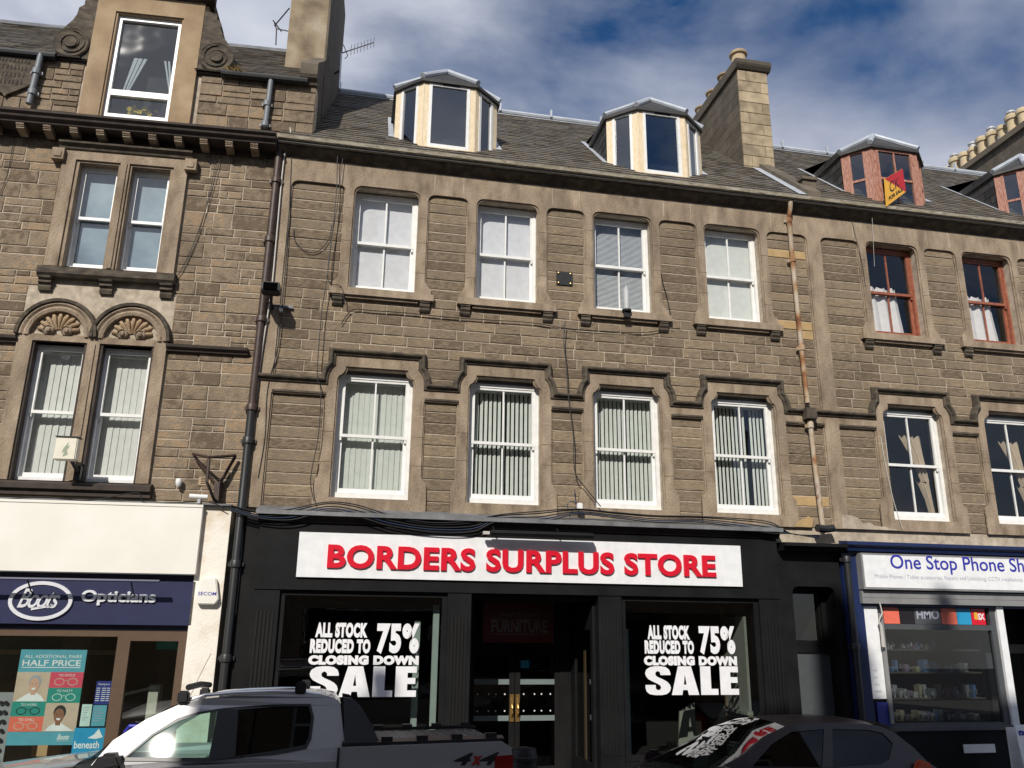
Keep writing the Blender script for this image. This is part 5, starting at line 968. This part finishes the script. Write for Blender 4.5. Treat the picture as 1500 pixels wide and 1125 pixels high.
fs = [(i*24+k, i*24+(k+1) % 24, (i+1)*24+(k+1) % 24, (i+1)*24+k) for i in range(5) for k in range(24)]
obj('bowl', MB().add(vs, fs), 'grey_plastic', T, smooth=True); obj('mast', MB().tube([(v.x, v.y+.05, v.z), (v.x+.1, v.y+.1, v.z-.5)], .02, 6), 'grey_plastic', T)
# grass tuft in the attic gutter
T = obj('grass_tuft', MB(), 'grass_tuft', base=(0, 0, 0)) if 0 else None
m = MB(); c = PL(345, 105, -.1)
for k in range(160):
    a = rnd.uniform(0, 6.28); t = Vector((math.cos(a)*.12, math.sin(a)*.06, rnd.uniform(-.04, .12))); p0 = Vector((c.x+rnd.uniform(-.1, .1), -.1+rnd.uniform(-.04, .04), c.z)); w = Vector((.006, 0, .003)); m.add([p0-w, p0+w, p0+t], [(0, 1, 2)])
tag(obj('grass_tuft', m, 'grass_tuft', base=tuple(c), frame='L'), 'dry grass tuft growing in the attic gutter right of the dormer', 'grass')
m = MB()
for k in range(260):
    x = rnd.uniform(-.95, -.15); p0 = Vector((x, rnd.uniform(-.25, -.1), 9.70)); t = Vector((rnd.uniform(-.04, .04), rnd.uniform(-.05, .02), rnd.uniform(.01, .05))); w = Vector((.008, 0, 0)); m.add([p0-w, p0+w, p0+t], [(0, 1, 2)])
tag(obj('gutter_moss', m, 'moss', base=(-.6, -.2, 9.7)), 'moss and weeds along the gutter below the gable shadow', 'moss')
T = thing('litter_bin', 'black rounded bin standing behind the pickup tail on the pavement', 'bin', (2.2, -.9, .125)); v = P(767, 1094, -.95)
obj('body', MB().lathe([(.15, .125), (.17, .2), (.18, v.z-.1), (.16, v.z-.02), (.05, v.z)], (v.x, -.95, 0), 20), 'car_black', T, smooth=True); obj('band', MB().lathe([(.185, v.z-.16), (.187, v.z-.15), (.187, v.z-.11), (.182, v.z-.10)], (v.x, -.95, 0), 20), 'ink', T)

# ================================================================== HOUSES ACROSS THE STREET (behind the camera: they shade the street and show in the glass)
def across(label, x0, x1, eaves, ridge, chims):
    T = thing('tenement_building', label, 'building', ((x0+x1)/2, -15.3, .13)); rows = [z for z in (4.4, 7.5, 10.4) if z+1.8 < eaves]
    holes = []; x = x0+.9
    while x+1.1 < x1-.4: holes += [(x, z) for z in rows]; x += 2.1
    obj('wall', MB().prism(rc(x0, x1, .13, eaves), -15.6, -15.3, [rc(a, a+1.05, z, z+1.75) for a, z in holes]+[rc(x0+.8, x1-.8, .7, 2.9)]), 'rubble', T)
    obj('end_wall', MB().prism([(-15.6, .13), (-22.7, .13), (-22.7, eaves), (-19.0, ridge), (-15.6, eaves)], x0, x0+.3, axis='x').prism([(-15.6, .13), (-22.7, .13), (-22.7, eaves), (-19.0, ridge), (-15.6, eaves)], x1-.3, x1, axis='x'), 'rubble', T)
    obj('roof', MB().prism([(-15.1, eaves-.1), (-19.0, ridge+.1), (-22.9, eaves-.1), (-22.9, eaves-.3), (-19, ridge-.1), (-15.1, eaves-.3)], x0-.02, x1+.02, axis='x'), 'slate', T)
    obj('inner_wall', bx(x0+.31, x1-.31, -18, -17.9, .13, eaves), 'interior', T)
    for a, z in holes:
        w = obj('window', MB().prism(rc(a, a+1.05, z, z+1.75), -15.5, -15.42, [rc(a+.08, a+.97, z+.08, z+.85), rc(a+.08, a+.97, z+.92, z+1.67)]), 'white_paint', T); obj('pane', MB().quad((a, -15.46, z), (a+1.05, -15.46, z), (a+1.05, -15.46, z+1.75), (a, -15.46, z+1.75)), 'glass_window', w)
    obj('shop_pane', MB().quad((x0+.8, -15.45, .7), (x1-.8, -15.45, .7), (x1-.8, -15.45, 2.9), (x0+.8, -15.45, 2.9)), 'glass_dark', T)
    for a, b, y0, y1, zt in chims:
        c = obj('chimney', bx(a, b, y0, y1, ridge-2, zt), 'chimney_stone', T)
        for k in range(2): obj('chimney_pot', pot(MB(), (a+b)/2, y0+.3+k*(y1-y0-.6), zt, .15, .5), 'terracotta', c)
across('stone tenement across the street whose roof shades the middle of the road', -6.85, -1.95, 12.2, 15.7, [(-7.15, -6.84, -16.3, -15.65, 14.3)])
across('taller stone tenement across the street shading the phone shop', -1.9, 14, 13.4, 16.9, [(.05, .42, -19.4, -18.8, 18.0), (-1.88, -1.30, -19.5, -18.7, 18.0)])
across('low stone house across the street opposite the opticians', -24, -8.9, 8.6, 12.2, [])

# ================================================================== VEHICLES
def side_plane(yc, wf):
    def f(px, py):
        z = 1.5; x = 0
        for _ in range(10): p = P(px, py, yc-wf(z, x)); z = p.z; x = p.x
        return (p.x, p.z)
    return f
def cabin(T, yc, wf, curve, outer, holes, paint, trim=None, crown=.035):
    """greenhouse: two side panels with window holes, a crowned skin over the top curve, panes in every opening"""
    for s in (-1, 1):
        def fn(a, t, b, s=s): return (a, yc+s*(wf(b, a)-t), b)
        sd = obj('cab_side', MB().prism(outer, 0, .05, [h[0] for h in holes], fn=fn), paint, T)
        if trim: obj('window_trim', MB().prism(trim, -.006, -.001, [h[0] for h in holes], fn=fn), 'car_black', sd)
        for h, g in holes: obj('side_window', MB().add([fn(a, .012, b) for a, b in h], [tuple(t) for t in tessellate_polygon([[Vector((a, b, 0)) for a, b in h]])]), g, sd)
    n = 10
    def ring(x, z, dw=0): 
        w = wf(z, x)-dw; return [(x, yc+w*(2*i/n-1), z+crown*(1-(2*i/n-1)**2)) for i in range(n+1)]
    i = 0
    while i < len(curve)-1:
        mat_, nm = curve[i][2], curve[i][3]; j = i
        while j < len(curve)-1 and curve[j][2:] == (mat_, nm): j += 1
        pts = curve[i:j+1]; vs = []
        for p in pts: vs += ring(p[0], p[1])
        obj(nm, MB().add(vs, [(r*(n+1)+k, r*(n+1)+k+1, (r+1)*(n+1)+k+1, (r+1)*(n+1)+k) for r in range(len(pts)-1) for k in range(n)]), mat_, T, smooth=True); i = j
def wheel(T, x, y, s, r):
    w = obj('wheel', MB().lathe([(r*.62, .0), (r*.95, 0), (r, .03), (r, .19), (r*.95, .22), (r*.62, .22)], (x, y-.11, r), 28, 'y'), 'car_rubber', T, smooth=True)
    m = MB().lathe([(r*.6, 0), (r*.63, -.01), (r*.63, .05), (r*.58, .03)], (x, y+s*.09, r), 28, 'y')
    for k in range(6):
        a = k*math.pi/3; m.add([(x+q*math.cos(a+t), y+s*.095, r+q*math.sin(a+t)) for q, t in ((.05, -.5), (r*.6, -.16), (r*.6, .16), (.05, .5))], [(0, 1, 2, 3)])
    obj('rim', m, 'alu', w)
# ---- silver double-cab pickup, nose to the left
PK = thing('pickup_truck', 'silver double-cab pickup with roof rails and black tonneau parked outside', 'pickup', (-1.1, -2.95, 0)); yc = -2.95
wf = lambda z, x=0: .88-(.364*(z-1.28) if z > 1.28 else 0)-.103*max(0, -.85-x)
vp = side_plane(yc, wf)
low = [(-3.70, .50), (-3.72, .72), (-3.70, 1.0), (-3.60, 1.08), (-3.0, 1.155), (-2.4, 1.20), (-1.95, 1.235), (-.9, 1.26), (.07, 1.275), (.07, 1.385), (1.55, 1.415), (1.645, 1.36), (1.66, .58), (1.2, .5)]+arc(.42, .40, .47, 0, 180, 10)+[(-.1, .42), (-2.2, .42)]+arc(-2.76, .40, .47, 0, 180, 10)+[(-3.3, .42)]
obj('body', MB().prism(low, yc-.925, yc+.925), 'carpaint', PK, bevel=.045, bseg=3, smooth=True)
q = lambda l: [vp(x, y) for x, y in l]
top = q([(120, 1117), (165, 1084), (215, 1052), (262, 1031), (300, 1022), (345, 1018), (420, 1015), (470, 1016), (490, 1021), (499, 1034), (505, 1094)])
A0 = (-2.02, 1.235); outer = [A0]+top[1:]+[(top[-1][0], 1.25)]
h1 = q([(185, 1109), (225, 1076), (262, 1055), (290, 1046), (319, 1041), (306, 1110)]); h2 = q([(349, 1039), (400, 1035), (452, 1034), (456, 1050), (452, 1080), (446, 1092), (400, 1101), (344, 1109)])
trim = q([(176, 1114), (222, 1074), (260, 1051), (290, 1042), (330, 1036), (400, 1031), (455, 1030), (460, 1050), (456, 1083), (449, 1097), (400, 1106), (300, 1116)])
cv = [(-2.10, 1.245, 'glass_car', 'windscreen')]+[(x, z, 'glass_car', 'windscreen') for x, z in top[1:3]]+[(top[3][0], top[3][1], 'carpaint', 'roof')]+[(x, z, 'carpaint', 'roof') for x, z in top[4:9]]+[(top[9][0], top[9][1], 'glass_privacy', 'rear_window'), (top[10][0], top[10][1], 'glass_privacy', 'rear_window')]
cabin(PK, yc, wf, cv, outer, [(h1, 'glass_cab'), (h2, 'glass_privacy')], 'carpaint', trim)
vs = [(-3.62+1.5*i/8, yc+.84*(2*k/10-1), 1.06+.20*(i/8)**.7+.035*(1-(2*k/10-1)**4)-(.10 if i == 0 else 0)) for i in range(9) for k in range(11)]
obj('bonnet', MB().add(vs, [(r*11+k, r*11+k+1, r*11+12+k, r*11+11+k) for r in range(8) for k in range(10)]), 'carpaint', PK, smooth=True)
obj('cowl', bx(-2.13, -2.0, yc-.80, yc+.80, 1.2, 1.262), 'car_black', PK)
obj('dashboard', bx(-2.1, -1.75, yc-.75, yc+.75, 1.0, 1.24), 'car_black', PK)
for x in (-1.1, -.25):
    for s in (-.38, .38):
        st_ = obj('seat', MB().prism([(x-.05, 1.0), (x+.18, 1.0), (x+.25, 1.45), (x+.12, 1.47)], yc+s-.24, yc+s+.24), 'car_rubber', PK, bevel=.03); obj('headrest', MB().box(x+.13, x+.24, yc+s-.12, yc+s+.12, 1.48, 1.62), 'car_rubber', st_, bevel=.03)
for s in (-1, 1):
    rl = q([(268, 1026), (300, 1017), (345, 1013), (400, 1011), (440, 1012), (470, 1017)]) ; obj('roof_rail', MB().tube([(x, yc+s*(wf(z, x)-.03), z) for x, z in rl], .016, 8), 'chrome', PK, smooth=True)
    for fx_ in (rl[0], rl[4]): f_ = obj('rack_foot', MB().box(fx_[0]-.05, fx_[0]+.05, yc+s*(wf(1.8)-.03)-.04, yc+s*(wf(1.8)-.03)+.04, fx_[1]-.02, fx_[1]+.09), 'car_black', PK, bevel=.015)
    mr = q([(178, 1108)])[0]; X, Z = mr; Y = yc+s*1.03
    mo = obj('door_mirror', MB().prism([(X-.17, Z-.20), (X+.07, Z-.20), (X+.09, Z-.03), (X+.04, Z+.055), (X-.10, Z+.05), (X-.16, Z-.05)], Y-.09, Y+.09), 'car_black', PK, bevel=.03, smooth=True); obj('mirror_trim', MB().prism([(X-.08, Z-.09), (X+.06, Z-.08), (X+.05, Z-.03), (X-.05, Z-.045)], Y+s*.091, Y+s*.096), 'chrome', mo)
    # sports bar and bed rail
    sb = q([(503, 1020), (515, 1022), (530, 1036), (541, 1055), (553, 1081), (560, 1092), (505, 1097)]); obj('sports_bar', MB().prism(sb, -.02, .04, fn=lambda a, t, b, s=s: (a, yc+s*(wf(b)-t), b)), 'car_black', PK)
    obj('bed_rail', MB().add([(.10, yc+s*.90, 1.39), (1.58, yc+s*.90, 1.42), (1.58, yc+s*.78, 1.44), (.10, yc+s*.78, 1.41), (.10, yc+s*.90, 1.415), (1.58, yc+s*.90, 1.44), (1.58, yc+s*.78, 1.46), (.10, yc+s*.78, 1.435)], [(0, 1, 2, 3), (4, 5, 6, 7), (0, 1, 5, 4), (1, 2, 6, 5), (2, 3, 7, 6), (3, 0, 4, 7)]), 'car_black', PK)
    for k in range(4): x = .45+k*.32; obj('rail_cap', bx(x, x+.1, yc+s*.84-.05, yc+s*.84+.05, 1.40+.02*x, 1.455+.02*x), 'car_black', PK)
    for xg in (-1.02, -.02): obj('door_gap', MB().tube([(xg, yc+s*.9255, .55), (xg, yc+s*.9255, 1.22)], .006, 5), 'ink', PK)
    obj('bed_gap', MB().tube([(.075, yc+s*.9255, .5), (.075, yc+s*.9255, 1.38)], .012, 5), 'ink', PK)
    for xh in (-1.28, -.32): obj('door_handle', MB().tube([(xh-.11, yc+s*.935, 1.10), (xh, yc+s*.965, 1.115), (xh+.11, yc+s*.935, 1.10)], .018, 8), 'car_black', PK, smooth=True)
    tl = q([(727, 1104), (747, 1102), (749, 1130), (724, 1130)]); obj('tail_lamp', MB().prism([(1.47, .92), (1.65, .92), (1.655, 1.30), (1.49, 1.29)], yc+s*.90, yc+s*.932), 'lamp_red', PK)
    obj('headlamp', bx(-3.70, -3.42, yc+s*.80-.14, yc+s*.80+.14, .90, 1.03), 'chrome', PK)
    for xw in (-2.76, .42): wheel(PK, xw, yc+s*.80, s, .40)
for xb in (q([(275, 1020)])[0][0], q([(437, 1012)])[0][0]): obj('roof_bar', MB().tube([(xb, yc-.68, 1.885), (xb, yc, 1.90), (xb, yc+.68, 1.885)], [.028, .03, .028], 8), 'car_black', PK, smooth=True)
obj('tonneau_cover', bx(.12, 1.56, yc-.77, yc+.77, 1.37, 1.41), 'tonneau', PK)
for k in range(14): obj('tonneau_rib', bx(.16+k*.1, .22+k*.1, yc-.76, yc+.76, 1.4105, 1.4135), 'tonneau', PK)
a, b = P(664, 1104, yc-.93), P(731, 1121, yc-.93)
obj('badge', lettering('4 4', a.x, b.x, b.z, a.z, yc-.927, .002, bold=.02, shear=.35), 'decal_black', PK); w_ = (b.x-a.x); obj('badge', lettering('x', a.x+w_*.38, a.x+w_*.64, b.z, b.z+(a.z-b.z)*.75, yc-.929, .002, bold=.05, shear=.35), 'decal_red', PK)
obj('front_bumper', bx(-3.78, -3.6, yc-.9, yc+.9, .45, .72), 'car_black', PK, bevel=.04); obj('rear_bumper', bx(1.6, 1.76, yc-.9, yc+.9, .48, .70), 'car_black', PK, bevel=.04)
# ---- small dark plum hatchback
CR = thing('hatchback_car', 'dark plum hatchback parked nose left in the shade', 'car', (4.4, -2.85, 0)); yc2 = -2.85
wf2 = lambda z, x=0: .83-.42*(z-1.0) if z > 1.0 else .83
vp2 = side_plane(yc2, wf2); q2 = lambda l: [vp2(x, y) for x, y in l]
low = [(2.28, .42), (2.24, .60), (2.30, .70), (2.45, .74), (3.0, .83), (3.3, .90), (3.6, .97), (4.0, 1.0), (5.6, 1.05), (6.05, 1.07), (6.16, 1.02), (6.20, .60), (6.15, .38)]+[(5.9, .30)]+arc(5.52, .31, .36, 0, 180, 10)+[(4.9, .24), (3.5, .24)]+arc(3.02, .31, .36, 0, 180, 10)+[(2.5, .3)]
obj('body', MB().prism(low, yc2-.86, yc2+.86), 'plumpaint', CR, bevel=.06, bseg=3, smooth=True)
top = q2([(1062, 1136), (1090, 1104), (1120, 1077), (1150, 1063), (1190, 1058), (1230, 1057), (1270, 1059), (1292, 1063), (1312, 1073), (1338, 1094), (1358, 1115)])
tz = [(x, z) for x, z in top]; outer = [(3.3, .92)]+tz[1:]+[(tz[-1][0]+.12, 1.05)]
h1 = q2([(1102, 1122), (1130, 1090), (1160, 1071), (1208, 1067), (1204, 1124)]); h2 = q2([(1220, 1067), (1272, 1068), (1294, 1073), (1308, 1088), (1302, 1112), (1290, 1119), (1220, 1124)])
cv = [(3.22, .90, 'glass_car', 'windscreen'), (tz[1][0]-.03, tz[1][1]-.03, 'glass_car', 'windscreen'), (tz[2][0], tz[2][1], 'glass_car', 'windscreen'), (tz[3][0], tz[3][1], 'plumpaint', 'roof')]+[(x, z, 'plumpaint', 'roof') for x, z in tz[4:8]]+[(tz[8][0], tz[8][1], 'glass_privacy', 'rear_window')]+[(x, z, 'glass_privacy', 'rear_window') for x, z in tz[9:]]
cabin(CR, yc2, wf2, cv, outer, [(h1, 'glass_privacy'), (h2, 'glass_privacy')], 'plumpaint', None, .05)
obj('dashboard', bx(3.2, 3.65, yc2-.7, yc2+.7, .75, .98), 'car_black', CR); v = P(1103, 1052, yc2)
obj('antenna', MB().tube([(v.x, yc2, v.z-.08), (v.x+.1, yc2, v.z+.1)], [.012, .006], 6), 'car_black', CR)
obj('spoiler', MB().prism([(tz[7][0], tz[7][1]+.045), (tz[8][0]+.12, tz[8][1]+.03), (tz[8][0]+.1, tz[8][1]+.0), (tz[7][0], tz[7][1]+.02)], yc2-.55, yc2+.55), 'plumpaint', CR)
for s in (-1, 1):
    obj('tail_lamp', MB().prism([(5.92, .82), (6.12, .86), (6.12, 1.12), (5.98, 1.17), (5.88, 1.02)], yc2+s*.80, yc2+s*.872), 'lamp_orange', CR, bevel=.02)
    mo = obj('door_mirror', MB().prism([(3.62, 1.02), (3.82, 1.02), (3.84, 1.14), (3.68, 1.15)], yc2+s*.96-.08, yc2+s*.96+.08), 'plumpaint', CR, bevel=.03, smooth=True)
    obj('headlamp', bx(2.32, 2.62, yc2+s*.66-.14, yc2+s*.66+.14, .66, .80), 'chrome', CR)
    for xs in (3.9, 4.75): obj('door_gap', MB().tube([(xs, yc2+s*.861, .35), (xs, yc2+s*.861, .98)], .005, 5), 'ink', CR)
    for xw in (3.02, 5.52): wheel(CR, xw, yc2+s*.74, s, .31)
obj('wiper', MB().tube([(3.1, yc2-.3, 1.03), (3.35, yc2+.15, 1.16)], .008, 5), 'ink', CR)
for x in (3.95, 4.95):
    for s in (-.35, .35): st_ = obj('seat', MB().prism([(x, .7), (x+.2, .7), (x+.3, 1.15), (x+.17, 1.17)], yc2+s-.22, yc2+s+.22), 'car_rubber', CR, bevel=.03); obj('headrest', MB().box(x+.18, x+.28, yc2+s-.12, yc2+s+.12, 1.18, 1.32), 'car_rubber', st_, bevel=.03)
obj('plaster_patch', MB().prism([(7.72, 3.985), (8.75, 3.985), (8.5, 4.03), (8.3, 4.05), (8.22, 4.10), (8.1, 4.08), (8.02, 4.16), (7.9, 4.2), (7.74, 4.2)], -.0545, -.049), 'mortar', rightT)
obj('plaster_patch', MB().prism([(6.9, 3.985), (7.2, 3.985), (7.24, 4.12), (7.15, 4.16), (6.95, 4.06)], -.0545, -.049), 'yellow_stone', mainT)
for v_, h_ in ((PK, 1.4), (CR, 1.2)):                          # parked on the camber, leaning to the kerb
    v_.rotation_euler = (-rad(2.9), 0, 0); v_.location.y -= h_*math.sin(rad(2.9)); v_.location.z -= .88*math.sin(rad(2.9))-.005
